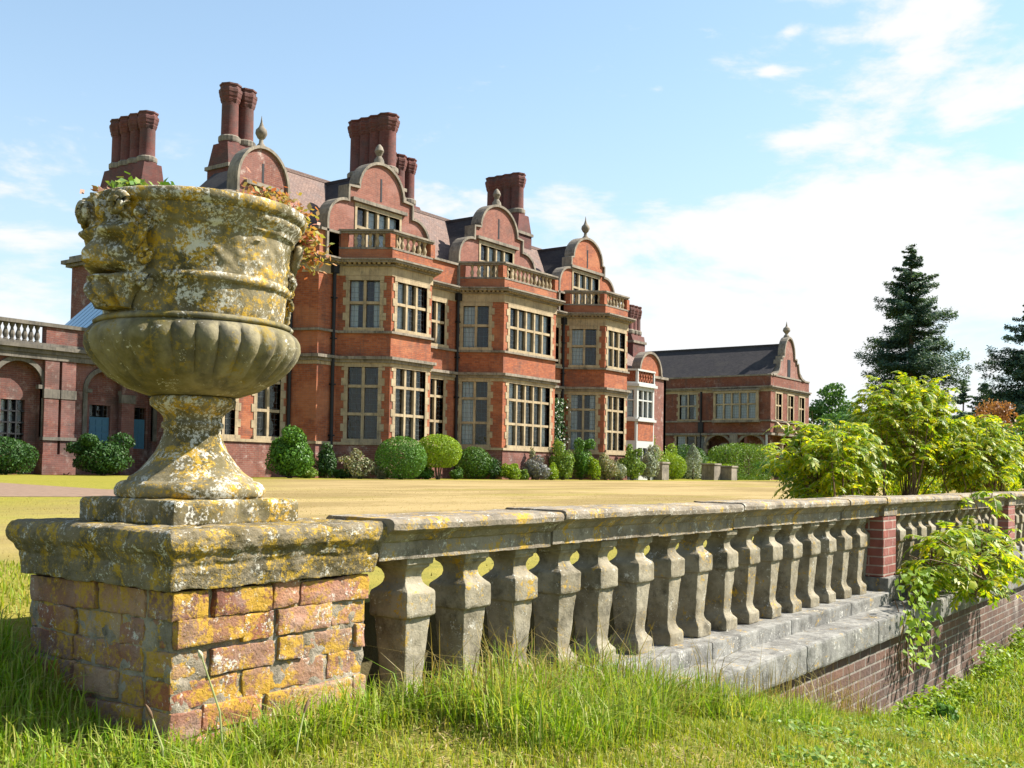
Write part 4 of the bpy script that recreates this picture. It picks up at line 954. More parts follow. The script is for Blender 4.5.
def mask(phi):
    mb = MB(); NS, NV = 56, 84; z0, z1 = .425, .742
    G_ = lambda x, s_: math.exp(-(x/s_)**2)
    for j in range(NV+1):
        v = j/NV
        hw = .40*(.55+.45*sstep(0, .35, v))
        for i in range(NS+1):
            s_ = -1+2*i/NS; e = max(0, 1-abs(s_)**3)**.5
            d = .030*e*(.75+.25*math.sin(math.pi*min(1, v*1.2)))
            d += e*(.020*G_(v-.66, .05)*(1-.45*G_(s_, .12)) + .036*G_(s_, .17)*sstep(.68, .44, v)*sstep(.36, .40, v) + .014*(G_(s_-.5, .22)+G_(s_+.5, .22))*G_(v-.47, .08)
                    - .022*(G_(s_-.38, .17)+G_(s_+.38, .17))*G_(v-.575, .038) + .012*(G_(s_-.38, .1)+G_(s_+.38, .1))*G_(v-.572, .02)
                    + .016*G_(v-.375, .022)*G_(s_, .6) - .04*G_(v-.315, .022)*G_(s_, .5) + .018*G_(v-.265, .03)*G_(s_, .5)
                    + .010*sstep(.26, .2, v)*math.sin(s_*15+v*30) + .024*G_(v-.13, .1)*G_(s_, .5) + .014*sstep(.73, .8, v)*math.sin(s_*11+v*9))
            d += .006*noise.noise(Vector((s_*6, v*9, phi)))
            if j in (0, NV): d = -.03
            r = .266+.02*v*v+max(d, -.03)*1.62
            a = phi+s_*hw*1.02
            mb.V.append((UX+r*math.cos(a), UY+r*math.sin(a), z0+(z1-z0)*v))
    for j in range(NV):
        for i in range(NS): mb.F.append((j*(NS+1)+i, j*(NS+1)+i+1, (j+1)*(NS+1)+i+1, (j+1)*(NS+1)+i))
    o = mb.build('mask_handle', M['urn'], urn, smooth=70)
    def at(a, r, z): return (UX+r*math.cos(a), UY+r*math.sin(a), z)
    for sg in (-1, 1):
        for (da, r, z, rr, th, tn, sta) in ((.24, .33, .70, .030, .0145, 1.7, 0 if sg > 0 else math.pi), (.43, .283, .57, .024, .0115, 1.5, math.pi/2), (.41, .28, .497, .022, .011, 1.4, -math.pi/2)):
            a = phi+sg*da; p, rs = spiral(at(a, r, z), (math.cos(a), math.sin(a), 0), rr, tn, th, sta)
            h = MB(); h.tube(p, rs, 8); h.build('scroll', M['urn'], o, smooth=60)
        p = []
        for k in range(9):
            q = k/8; a = phi+sg*(.30+.16*math.sin(q*2.6)); p.append(at(a, .296+.02*q, .58+.10*q+.02*math.sin(q*3)))
        h = MB(); h.tube(p, [.014]*9, 8); h.build('horn', M['urn'], o, smooth=60)
mask(math.pi); mask(0.0)

# ------------------------------------------------------------------ foliage builders
def leaf_quads(C, N, L, Wd, jit=.8):
    """diamond leaves at C, roughly facing N"""
    n = len(C); N = N + RNG.normal(0, jit, (n, 3)); N /= np.linalg.norm(N, axis=1, keepdims=True)+1e-9
    A = np.cross(N, RNG.normal(0, 1, (n, 3))); A /= np.linalg.norm(A, axis=1, keepdims=True)+1e-9
    B = np.cross(N, A); s = RNG.uniform(.65, 1.35, (n, 1))
    V = np.stack([C-A*L*s*.5, C+B*Wd*s*.5, C+A*L*s*.5, C-B*Wd*s*.5], 1)
    F = np.arange(4*n).reshape(n, 4); return V.reshape(-1, 3), F
def blob_points(n, c, r, shell=.35, rough=.16, flat=-1):
    d = RNG.normal(0, 1, (int(n*1.0), 3)); d /= np.linalg.norm(d, axis=1, keepdims=True)
    ph = RNG.uniform(0, 6, 3); k = RNG.normal(0, 3.2, (5, 3))
    lump = sum(np.sin(d@kk+ph[0]*i) for i, kk in enumerate(k))/5
    rr = (1-shell*RNG.random((len(d), 1))**1.6)*(1+rough*lump[:, None]) 
    P = d*rr; P[:, 2] = np.maximum(P[:, 2], flat)
    return np.array(c)+P*np.array(r), d
def bush(name, label, cat, loc, r, m, n=2600, leaf=.085, shell=.3, rough=.12, trunk=0, group=None, extra=None, core=True, flat=-.85, jit=.6, wd=.55):
    """a shrub: leaves through the crown, over inner twigs"""
    x, y, z = loc; t = thing(name, label, cat, (x, y, z), group)
    c = (x, y, z+r[2]*.92+trunk)
    C, N = blob_points(n, c, r, shell, rough, flat)
    if rough > .15 and not extra:
        extra = [(RNG.uniform(-.75, .75)*r[0], RNG.uniform(-.5, .5)*r[1], r[2]*RNG.uniform(.5, 1.9)+trunk, r[0]*RNG.uniform(.25, .5), r[1]*RNG.uniform(.25, .5), r[2]*RNG.uniform(.25, .5), n//7) for _ in range(6)]
        n = int(n*.7); C, N = blob_points(n, (x, y, z+r[2]*.8+trunk), (r[0]*.9, r[1]*.9, r[2]*.8), shell+.15, rough, flat)
    if extra:
        for (dx, dy, dz, rx, ry, rz, nn) in extra:
            C2, N2 = blob_points(nn, (x+dx, y+dy, z+dz), (rx, ry, rz), shell, rough); C = np.vstack([C, C2]); N = np.vstack([N, N2])
    if core:   # leaves deeper inside, so that the crown is not hollow
        C3, N3 = blob_points(int(n*.45), c, (r[0]*.75, r[1]*.75, r[2]*.78), .5, .1, flat); C = np.vstack([C, C3]); N = np.vstack([N, N3])
    V, F = leaf_quads(C, N, leaf, leaf*wd, jit); V[:, 2] = np.maximum(V[:, 2], z)
    np_mesh('foliage', V, F, M[m], t)
    s = MB()
    for k in range(5):
        a = k*1.3+x; s.tube([(x+.05*math.cos(a), y+.05*math.sin(a), z-.05), (x+.2*r[0]*math.cos(a), y+.2*r[1]*math.sin(a), c[2]-r[2]*.3), (x+.6*r[0]*math.cos(a), y+.6*r[1]*math.sin(a), c[2]+r[2]*.25)], [.035, .028, .012], 5)
    s.build('stems', M['bark'], t)
    return t
LZ = LAWN
def H(px, Y): return gx(px, Y)
def house_shrub(name, label, cat, px, Y, wpx, hpx, m, **k):
    x = H(px, Y); dep = x*_f0.x+Y*_f0.y; sc = F_PX/dep
    rx = wpx/2/sc; rz = hpx/2/sc
    return bush(name, label, cat, (x, Y, LZ), (rx, min(rx, 1.6), rz), m, **k)
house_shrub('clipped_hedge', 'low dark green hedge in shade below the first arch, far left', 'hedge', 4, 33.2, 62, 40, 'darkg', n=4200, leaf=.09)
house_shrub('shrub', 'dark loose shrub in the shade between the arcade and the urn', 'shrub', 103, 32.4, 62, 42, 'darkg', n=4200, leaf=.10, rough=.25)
house_shrub('shrub', 'large round dark green camellia shrub at the left corner of the house', 'shrub', 290, 28.6, 52, 52, 'box', n=5200, leaf=.10, rough=.16)
house_shrub('shrub', 'thin dark creeper shrub climbing beside the first drainpipe', 'shrub', 326, 29.4, 24, 36, 'darkg', n=1600, leaf=.09, rough=.4)
house_shrub('shrub', 'straggly grey pink shrub under the window of the first bay', 'shrub', 360, 27.8, 36, 29, 'greyg', n=1500, leaf=.09, rough=.4, core=False)
house_shrub('topiary_ball', 'brightest clipped round box ball in front of the first bay', 'topiary', 401, 26.9, 52, 45, 'box', n=7000, leaf=.07, shell=.14, rough=.03)
house_shrub('topiary_ball', 'yellow green domed box ball on a short trunk right of the bright ball', 'topiary', 438, 27.3, 48, 36, 'boxy', n=6500, leaf=.07, shell=.16, rough=.05, trunk=.45)
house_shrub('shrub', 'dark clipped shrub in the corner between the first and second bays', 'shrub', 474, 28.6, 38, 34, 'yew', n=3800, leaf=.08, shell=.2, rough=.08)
house_shrub('shrub', 'small yellow green shrub at the left corner of the second bay', 'shrub', 511, 27.4, 22, 18, 'boxy', n=1700, leaf=.08, rough=.3)
house_shrub('shrub', 'pink grey lavender clump under the five light window', 'shrub', 537, 27.3, 30, 22, 'lav', n=2000, leaf=.10, rough=.35)
house_shrub('shrub', 'tall thin greyish shrub against the second bay wall', 'shrub', 533, 27.9, 14, 32, 'greyg', n=900, leaf=.09, rough=.4, core=False)
house_shrub('shrub', 'pale leafy shrub beside the right end of the second bay', 'shrub', 563, 27.6, 26, 34, 'lightg', n=2400, leaf=.10, rough=.3)
house_shrub('shrub', 'fresh green upright shrub at the left foot of the third bay', 'shrub', 581, 27.8, 26, 40, 'box', n=2600, leaf=.10, rough=.28)
house_shrub('shrub', 'yellowish shrub in front of the third bay window', 'shrub', 606, 27.3, 30, 28, 'greyg', n=2300, leaf=.10, rough=.35)
house_shrub('shrub', 'leafy green shrub at the right corner of the third bay', 'shrub', 632, 27.5, 26, 32, 'lightg', n=2200, leaf=.11, rough=.3)
house_shrub('shrub', 'bluish green shrub right of the third bay by the stone trough', 'shrub', 649, 27.9, 22, 34, 'silver', n=1900, leaf=.11, rough=.3)
house_shrub('shrub', 'broad light green shrub below the white timber bay', 'shrub', 645, 30.0, 52, 44, 'lightg', n=3600, leaf=.12, rough=.25)
house_shrub('topiary_ball', 'small clipped ball behind the stone troughs', 'topiary', 673, 30.5, 27, 27, 'boxy', n=3600, leaf=.08, shell=.15, rough=.04)
house_shrub('shrub', 'rounded mid green shrub behind the small clipped ball', 'shrub', 688, 34, 46, 36, 'yew', n=3600, leaf=.12, rough=.15)
house_shrub('shrub', 'yellow green shrub at the left of the court', 'shrub', 660, 33, 36, 38, 'boxy', n=2600, leaf=.12, rough=.2)
for i_, (px_, Y_, w_, h_, m_, lab_) in enumerate(((306, 28.6, 24, 12, 'lightg', 'low pale ground cover at the foot of the camellia shrub'), (343, 28.4, 26, 10, 'darkg', 'low dark ground cover left of the straggly shrub'), (382, 27.4, 18, 12, 'greyg', 'low tuft left of the brightest clipped ball'), (427, 27.6, 20, 13, 'box', 'low green tuft between the two clipped balls'),
      (456, 27.9, 16, 11, 'yew', 'low green tuft beside the dark clipped shrub'), (493, 28.0, 24, 22, 'darkg', 'dark low shrub against the left wall of the second bay'), (524, 27.2, 12, 10, 'lightg', 'tiny pale tuft between the yellow shrub and the lavender'), (552, 27.1, 16, 16, 'boxy', 'yellowish low shrub right of the lavender'),
      (594, 27.2, 16, 24, 'boxy', 'slender yellowish shrub left of the third bay corner'), (620, 27.1, 14, 20, 'silver', 'small grey leaved shrub under the third bay corner'))):
    house_shrub('shrub', lab_, 'shrub', px_, Y_, w_, h_, m_, n=900, leaf=.085, rough=.45)
# climbing rose on the wall of the third bay
t = thing('climbing_rose', 'climbing white rose on the wall between the second and third bays', 'climber', (45.2, 29.8, LZ))
n = 2600; C = np.stack([44.9+RNG.normal(0, .42, n), 29.75-RNG.random(n)*.35, LZ+4.1*RNG.random(n)**.8], 1)
V, F = leaf_quads(C, np.tile((.2, -1, .3), (n, 1)), .12, .08, .6); np_mesh('foliage', V, F, M['darkg'], t)
n = 70; C = np.stack([44.9+RNG.normal(0, .4, n), 29.45-RNG.random(n)*.15, LZ+.8+3.2*RNG.random(n)], 1)
V, F = leaf_quads(C, np.tile((.2, -1, .3), (n, 1)), .09, .085, .5); np_mesh('blossom', V, F, M['flower'], t)
s = MB(); s.tube([(45.1, 29.85, LZ-.05), (44.9, 29.8, 1.5), (45.0, 29.8, 3.2)], [.04, .03, .012], 5); s.build('stems', M['bark'], t)
# conical silver conifer, yew hedges
def cone_tree(name, label, cat, loc, r, h, m, n, leaf, up=1.0, trunk=True):
    x, y, z = loc; t = thing(name, label, cat, loc)
    q = RNG.random(n)**.75; a = RNG.random(n)*2*np.pi; prof = r*np.sin(np.pi*np.clip(.12+.88*q, 0, 1)**.8)**.8*(1-.1*q)
    lump = 1+.15*np.sin(a*3+q*9)+.1*np.sin(a*7-q*17)
    rr = prof*lump*(1-.4*RNG.random(n)**2)
    C = np.stack([x+rr*np.cos(a), y+rr*np.sin(a), z+.05+h*q], 1)
    V, F = leaf_quads(C, np.stack([np.cos(a), np.sin(a), np.full(n, .3)], 1), leaf, leaf*.5, .6); np_mesh('foliage', V, F, M[m], t)
    s = MB(); s.tube([(x, y, z-.1), (x, y, z+h*.7)], [.08, .03], 6); s.build('trunk', M['bark'], t); return t
cone_tree('dwarf_conifer', 'pale silvery cone shaped conifer in front of the dark yew hedge', 'conifer', (H(693, 31.5), 31.5, LZ), .62, 2.35, 'silver', 3200, .10)
def hedge(label, x0, x1, y0, y1, h, m, n, leaf=.11, dome=.35):
    t = thing('yew_hedge', label, 'hedge', ((x0+x1)/2, (y0+y1)/2, LZ))
    P = RNG.random((n*3, 3))*2-1; e = 7
    rr = (np.abs(P)**e).sum(1)**(1/e); d = P/rr[:, None]; k = 1-.22*RNG.random((len(d), 1))**2
    P = d*k; P = P[P[:, 2] > -.98][:n]; Nn = np.sign(P)*np.abs(P)**6
    zt = (1+P[:, 2])/2; arch = 1-dome*(np.abs(P[:, 0])**3)*.5
    wob = 1+.05*np.sin(P[:, 0]*7+P[:, 1]*3)
    C = np.stack([(x0+x1)/2+P[:, 0]*(x1-x0)/2*wob, (y0+y1)/2+P[:, 1]*(y1-y0)/2*wob, LZ+zt*h*arch*wob], 1)
    V, F = leaf_quads(C, Nn, leaf, leaf*.5, .7); V[:, 2] = np.maximum(V[:, 2], LZ); np_mesh('foliage', V, F, M[m], t)
    s = MB()
    for k in range(4): xx = x0+(x1-x0)*(k+.5)/4; s.tube([(xx, (y0+y1)/2, LZ-.1), (xx, (y0+y1)/2, LZ+h*.6)], [.08, .04], 6)
    s.build('stems', M['bark'], t)
hx = H(720, 30)
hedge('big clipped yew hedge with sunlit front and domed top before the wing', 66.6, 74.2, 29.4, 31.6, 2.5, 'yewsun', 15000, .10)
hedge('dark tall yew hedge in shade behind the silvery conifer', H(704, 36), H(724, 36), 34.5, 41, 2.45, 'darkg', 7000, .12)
# stone troughs
def trough(label, px, Y, w_, h, d_):
    x = H(px, Y); t = thing('stone_trough', label, 'planter', (x, Y, LZ))
    b = MB(); b.box(x-w_/2, x+w_/2, Y-d_/2, Y+d_/2, LZ-.05, LZ+h); b.build('basin', M['trim'], t, bevel=.04)
    b = MB(); b.box(x-w_/2-.05, x+w_/2+.05, Y-d_/2-.05, Y+d_/2+.05, LZ+h+.003, LZ+h+.12); b.build('rim', M['trim'], t, bevel=.03)
    C, N = blob_points(260, (x, Y, LZ+h+.14), (w_*.42, d_*.4, .12), .6, .2); V, F = leaf_quads(C, N, .1, .05); np_mesh('planting', V, F, M['boxy'], t)
trough('grey stone trough left of the small clipped ball', 659, 28.6, .85, .92, .85)
trough('grey stone trough standing left against the sunlit yew hedge', 711, 29.4, .95, .95, .9)
trough('darker stone trough in the shade of the yew hedge, right of its twin', 728, 28.8, .9, .82, .9)

# ------------------------------------------------------------------ trees
def conifer(label, x, y, top, r, seed, base=LAWN, n_whorl=34, start=.12, dens=1.0, leaf=.42):
    rg = np.random.default_rng(seed); h = top-base; t = thing('conifer_tree', label, 'tree', (x, y, base))
    tr = MB(); tr.tube([(x, y, base-.2), (x, y, base+h*.5), (x, y, top-.3)], [h*.018, h*.012, .04], 8); tr.build('trunk', M['bark'], t)
    Cs, Ns = [], []
    bm_ = MB()
    for k in range(n_whorl):
        q = start+(1-start)*(k+rg.uniform(-1, 1))/n_whorl; q = min(max(q, start), .985); z = base+h*q
        z0_ = z
        L = r*min(1, (1-q)/.45)**.75*(.72+.28*min(1, max(0, q-start)*2.2))
        nb = 7
        for j in range(nb):
            a = rg.uniform(0, 6.283); l = L*rg.uniform(.45, 1.1); z = z0_+rg.uniform(-.5, .5)*h/n_whorl*1.6
            droop = -.10-.22*(1-q)*rg.uniform(.5, 1.3)
            m_ = max(14, int(l*46*dens)); s_ = rg.random(m_)**.7
            wv = l*.17*(1-.55*s_)
            px_ = s_*l; py_ = rg.normal(0, 1, m_)*wv*.8; pz_ = droop*px_+.09*l*s_**2*2.2+rg.normal(0, 1, m_)*l*.035-np.abs(rg.normal(0, .16, m_))*l*.3
            C = np.stack([x+px_*math.cos(a)-py_*math.sin(a), y+px_*math.sin(a)+py_*math.cos(a), z+pz_], 1)
            Cs.append(C); Ns.append(np.stack([np.zeros(m_)+.4*math.cos(a), np.zeros(m_)+.4*math.sin(a), np.ones(m_)], 1))
            if j < 3: bm_.tube([(x, y, z), (x+l*.8*math.cos(a), y+l*.8*math.sin(a), z+droop*l*.8+.1*l)], [.09, .02], 4)
    n_ = 200; Cs.append(np.stack([x+rg.normal(0, .35, n_), y+rg.normal(0, .35, n_), top-rg.random(n_)*h*.09], 1)); Ns.append(np.tile((0, 0, 1.), (n_, 1)))
    C = np.vstack(Cs); N = np.vstack(Ns); V, F = leaf_quads(C, N, leaf, leaf*.42, .45)
    bm_.build('branches', M['bark'], t); np_mesh('crown', V, F, M['conifer'], t)
conifer('tall dark conifer standing alone against the clouds', 154.5, 41.8, 33.0, 7.9, 3, base=-.6, n_whorl=50, dens=1.55, leaf=.40)
conifer('dark conifer cut off by the right edge of the picture', 139.5, 23.6, 21.6, 7.0, 5, base=-.6, n_whorl=34, leaf=.36, dens=1.6)
conifer('smaller distant conifer left of a similar one above the bushes', 176, 39.6, 15.2, 3.2, 8, base=-.6, n_whorl=22, leaf=.5, dens=.9)
conifer('small distant conifer right of a similar one above the bushes', 170, 35.3, 14.2, 3.8, 9, base=-.6, n_whorl=20, leaf=.5, dens=.9)
def broadleaf(label, x, y, h, r, m, n, leaf, seed, name='broadleaf_tree'):
    rg = np.random.default_rng(seed); t = thing(name, label, 'tree', (x, y, LAWN))
    tr = MB(); tr.tube([(x, y, LAWN-.2), (x+.1, y, LAWN+h*.35), (x, y+.1, LAWN+h*.75)], [h*.03, h*.022, .05], 8)
    Cs, Ns = [], []
    for k in range(14):
        a = rg.uniform(0, 6.283); q = rg.uniform(.32, .86); d = r*rg.uniform(.15, .68)*math.sin(math.pi*min(.98, q*.95+.08))**.7
        c = (x+d*math.cos(a), y+d*math.sin(a), LAWN+h*q); rr = r*rg.uniform(.30, .5)
        C, N = blob_points(n//14, c, (rr, rr, rr*.8), .5, .3); Cs.append(C); Ns.append(N)
        tr.tube([(x, y, LAWN+h*.3), (c[0]*.5+x*.5, c[1]*.5+y*.5, LAWN+h*(.3+q)/2+.3), c], [.12, .08, .03], 5)
    tr.build('trunk', M['bark'], t)
    V, F = leaf_quads(np.vstack(Cs), np.vstack(Ns), leaf, leaf*.6, .8); np_mesh('crown', V, F, M[m], t)
broadleaf('rounded green tree just right of the brick wing', 118.5, 41.0, 11.4, 4.8, 'broad', 12000, .34, 21)
broadleaf('copper leaved tree in the gap under the right hand conifer', 103, 20.4, 7.6, 2.9, 'copper', 4500, .3, 22, 'copper_tree')
broadleaf('dark green tree behind the yellow green saplings, left', 100, 33.0, 6.6, 4.4, 'broad', 6500, .34, 23)
broadleaf('dark green tree behind the yellow green saplings, middle', 88, 22.6, 4.9, 4.2, 'darkg', 6500, .32, 24)
broadleaf('dark green tree behind the yellow green saplings, right', 84, 17.2, 4.4, 4.0, 'broad', 6500, .32, 25)
broadleaf('dark green tree behind the saplings, at the right edge', 86, 12.6, 5.2, 4.2, 'darkg', 6500, .32, 26)
broadleaf('low green tree between the brick wing and the lone conifer', 112, 34.6, 6.5, 4.0, 'broad', 5000, .34, 27)
for i, (x, y, lab) in enumerate(((60, 22.5, 'dense green laurel bush right of the wing columns'), (52, 16, 'dense green laurel bush behind the middle saplings'), (44, 10.4, 'dense green laurel bush behind the right hand saplings'), (42, 8.0, 'dense green laurel bush at the right edge beyond the lawn'))):
    bush('laurel_bush', lab, 'shrub', (x, y, LAWN), (2.6, 2.2, .95), 'broad', n=4200, leaf=.16, rough=.25)

# ------------------------------------------------------------------ young trees of heaven by the balustrade
def pinnate(Vs, Fs, base, d, length, rg, ll=.085, pairs=9, droop=.5):
    d = Vector(d).normalized(); side = d.cross(_z); side = side.normalized() if side.length > .1 else Vector((1, 0, 0))
    p = Vector(base); st = length/(pairs+2); dz = d.copy(); rach = [p.copy()]
    for i in range(pairs+2):
        dz = (dz+Vector((0, 0, -droop*st/length*1.5))).normalized(); p = p+dz*st; rach.append(p.copy())
        if i < 1: continue
        q = (i-1)/pairs; l = ll*(1-.5*abs(q-.35)**1.3)*rg.uniform(.85, 1.1)
        up = side.cross(dz).normalized()
        for s_ in ((-1, 1) if i < pairs+1 else (0,)):
            dr = (side*s_*.9+dz*.45-_z*rg.uniform(.05, .65)+up*rg.uniform(-.15, .25)).normalized() if s_ else dz
            wv = dr.cross(up).normalized()*l*.23; m_ = p+dr*l*.45
            k = len(Vs); sag = -_z*l*.12
            Vs += [tuple(p), tuple(m_+wv-up*l*.02), tuple(p+dr*l+sag), tuple(m_-wv-up*l*.02)]; Fs.append((k, k+1, k+2, k+3))
    return rach
def heaven(label, stems, seed, tops, ll=.085, lf=.32, nl=9, group=None, cat='young tree'):
    rg = np.random.default_rng(seed); x0, y0, z0 = stems[0]
    t = thing('tree_of_heaven', label, cat, (x0, y0, z0), group)
    Vs, Fs = [], []; sm = MB(); rm = MB()
    bases = [(x0+rg.uniform(-.75, .75), y0+rg.uniform(-.3, .3), z0) for _ in range(11)] if len(tops) > 60 else list(stems)
    stemmed = []
    for i_, (x, y, z, n) in enumerate(tops):
        b = min(bases, key=lambda q: (q[0]-x)**2+(q[1]-y)**2)
        mid = (b[0]*.75+x*.25+rg.normal(0, .05), b[1]*.45+y*.55+rg.normal(0, .05), b[2]*.5+z*.5)
        if i_ % 6 == 0 or not stemmed:
            sm.tube([b, mid, (x, y, z)], [.010, .008, .005], 6); stemmed.append(mid)
        else:
            q_ = min(stemmed, key=lambda q: (q[0]-x)**2+(q[1]-y)**2+(q[2]-z)**2); sm.tube([q_, ((q_[0]+x)/2, (q_[1]+y)/2, (q_[2]+z)/2+.03), (x, y, z)], [.006, .005, .003], 5)
        for k in range(n):
            a = rg.uniform(0, 6.283); el = rg.uniform(.05, 1.0); d = (math.cos(a)*math.cos(el), math.sin(a)*math.cos(el), math.sin(el))
            zz = z-rg.uniform(0, .22); q = Vector((x, y, zz))+Vector((rg.normal(0, .015), rg.normal(0, .015), 0))
            r_ = pinnate(Vs, Fs, q, d, lf*rg.uniform(.65, 1.15), rg, ll*rg.uniform(.85, 1.15), int(rg.integers(7, 11)), rg.uniform(.7, 1.3))
            rm.tube(r_[::3]+[r_[-1]], .0025, 3)
    sm.build('stems', M['stem'], t, smooth=60); rm.build('leaf_stalks', M['green_stem'], t)
    np_mesh('foliage', Vs, Fs, M['tree_of_heaven'], t)
def fill_tops(n, ctr, r, seed, nl=(5, 8), zmin=None):
    rg = np.random.default_rng(seed); out = []
    while len(out) < n:
        p = rg.uniform(-1, 1, 3)
        if (p**2).sum() > 1: continue
        q = (ctr[0]+p[0]*r[0], ctr[1]+p[1]*r[1], ctr[2]+p[2]*r[2]); out.append((*q, int(rg.integers(*nl))))
    return out
def W(px, py, Y):
    d = _fw+_r2*((px-512)/F_PX)-_u2*((py-384-SHF)/F_PX); return d*(Y/d.y)
c1 = W(836, 450, 3.6); c2 = W(905, 424, 4.2); c3 = W(985, 450, 3.4); c4 = W(1052, 440, 3.2)
heaven('yellow green tree of heaven sapling at the left end of the thicket', [(c1.x-.1, 3.6, -.5), (c1.x+.25, 3.7, -.5), (c1.x-.3, 3.5, -.5)], 31, fill_tops(90, (c1.x+.1, 3.75, c1.z), (.85, .5, .42), 41), ll=.07, lf=.26)
heaven('tallest yellow green tree of heaven in the middle of the thicket', [(c2.x-.3, 4.2, -.5), (c2.x+.3, 4.3, -.5), (c2.x, 4.0, -.5)], 32, fill_tops(170, (c2.x+.1, 4.2, c2.z+.04), (1.25, .65, .68), 42), ll=.078, lf=.28)
heaven('yellow green tree of heaven sapling towards the right of the thicket', [(c3.x-.3, 3.4, -.5), (c3.x+.3, 3.5, -.5)], 33, fill_tops(130, (c3.x, 3.5, c3.z+.04), (1.3, .5, .52), 43), ll=.075, lf=.27)
heaven('tree of heaven sapling at the right edge of the thicket', [(c4.x-.2, 3.2, -.5), (c4.x+.4, 3.3, -.5)], 34, fill_tops(100, (c4.x+.1, 3.3, c4.z), (1.2, .5, .56), 44), ll=.075, lf=.27)
for px_, y_, w_, h_, lab in ((842, 4.9, 1.1, .36, 'fine leaved undergrowth below the left hand sapling'), (915, 5.2, 1.9, .44, 'fine leaved undergrowth below the tallest sapling'), (990, 4.3, 1.6, .40, 'fine leaved undergrowth below the right hand saplings')):
    x_ = gx(px_, y_); bush('undergrowth', lab, 'shrub', (x_, y_, LAWN-.05), (w_, .5, h_), 'tree_of_heaven', n=8000, leaf=.06, rough=.4, shell=.7)
c5 = W(962, 545, 2.0)
heaven('tree of heaven sucker growing from the ledge in front of the balustrade', [(c5.x-.1, 2.05, -.86), (c5.x+.5, 2.05, -.86)], 35,
       fill_tops(72, (c5.x-.15, 1.9, c5.z-.02), (1.35, .3, .23), 45, (3, 6)) + [(c5.x+1.1, 2.0, -.12, 5), (c5.x+.7, 2.1, -.1, 4)], ll=.07, lf=.25)
c6 = W(915, 610, 1.9)
t = thing('creeper', 'thin yellowish creeper trailing down the retaining wall below the sucker', 'climber', (c6.x, 1.95, -.85))
n = 300; q = RNG.random(n)**1.6; C = np.stack([c6.x+.1+RNG.normal(0, .26, n)*(1-.3*q), 1.93-RNG.random(n)*.09, -.62-q*.62], 1)
V, F = leaf_quads(C, np.tile((-.3, -1, .5), (n, 1)), .055, .03, .6); np_mesh('foliage', V, F, M['boxy'], t)
s = MB()
for k in range(5):
    x = c6.x-.2+k*.14; s.tube([(x+.1, 2.0, -.8), (x, 1.915, -.95), (x+.05*math.sin(k), 1.95, -1.1), (x+.08, 1.95, -1.28)], .005, 5)
s.build('stems', M['stem'], t)
# weeds at the foot of the wall
for (x, y, hh, lab, m_) in ((7.15, 1.72, .16, 'small dark green weed clump at the foot of the retaining wall', 'box'), (12.35, 1.75, .42, 'leafy nettles beyond the end of the stone ledge', 'boxy')):
    bush('weed_clump', lab, 'plant', (x, y, gfront(x, y)), (hh*1.1, hh*.6, hh*.5), m_, n=700, leaf=.05, rough=.4, core=True)

# ------------------------------------------------------------------ plants growing in the urn
def urn_plant(name, label, pts, m, leaf, n, spread):
    t = thing(name, label, 'plant', pts[0]); s = MB(); Cs = []
    for p in pts:
        Cs.append(np.array(p)+RNG.normal(0, 1, (n, 3))*np.array(spread))
        s.tube([(UX+(p[0]-UX)*.5, UY+(p[1]-UY)*.5, .72), (UX+(p[0]-UX)*.8, UY+(p[1]-UY)*.8, max(.77, p[2])), p], [.004, .003, .002], 5)
    C = np.vstack(Cs); V, F = leaf_quads(C, np.tile((.2, -.5, 1), (len(C), 1)), leaf, leaf*.62, .7); np_mesh('foliage', V, F, M[m], t); s.build('stems', M['stem'], t)
urn_plant('succulent', 'bushy green succulent growing at the left of the urn rim', [(UX-.16+dx, UY+.06+dy, .775+dz) for dx, dy, dz in ((0, 0, 0), (.05, -.03, .01), (-.03, .04, .0), (.03, .05, .02))], 'succ', .028, 120, (.032, .032, .02))
urn_plant('creeper', 'red and yellow leaved creeper spilling over the right of the urn rim',
          [(UX+.06, UY-.16, .78), (UX+.10, UY-.12, .795), (UX+.14, UY-.16, .785), (UX+.17, UY-.12, .80), (UX+.21, UY-.17, .785), (UX+.20, UY-.06, .815), (UX+.25, UY-.12, .79), (UX+.25, UY-.04, .81), (UX+.29, UY-.11, .765), (UX+.30, UY-.05, .785), (UX+.32, UY-.09, .735), (UX+.335, UY-.12, .70), (UX+.36, UY-.10, .665)],
          'redleaf', .021, 95, (.030, .030, .024))
urn_plant('creeper', 'dried brown creeper tuft at the far left of the urn rim', [(UX-.24, UY+.10, .765), (UX-.26, UY+.06, .755)], 'dryl', .028, 36, (.022, .022, .012))

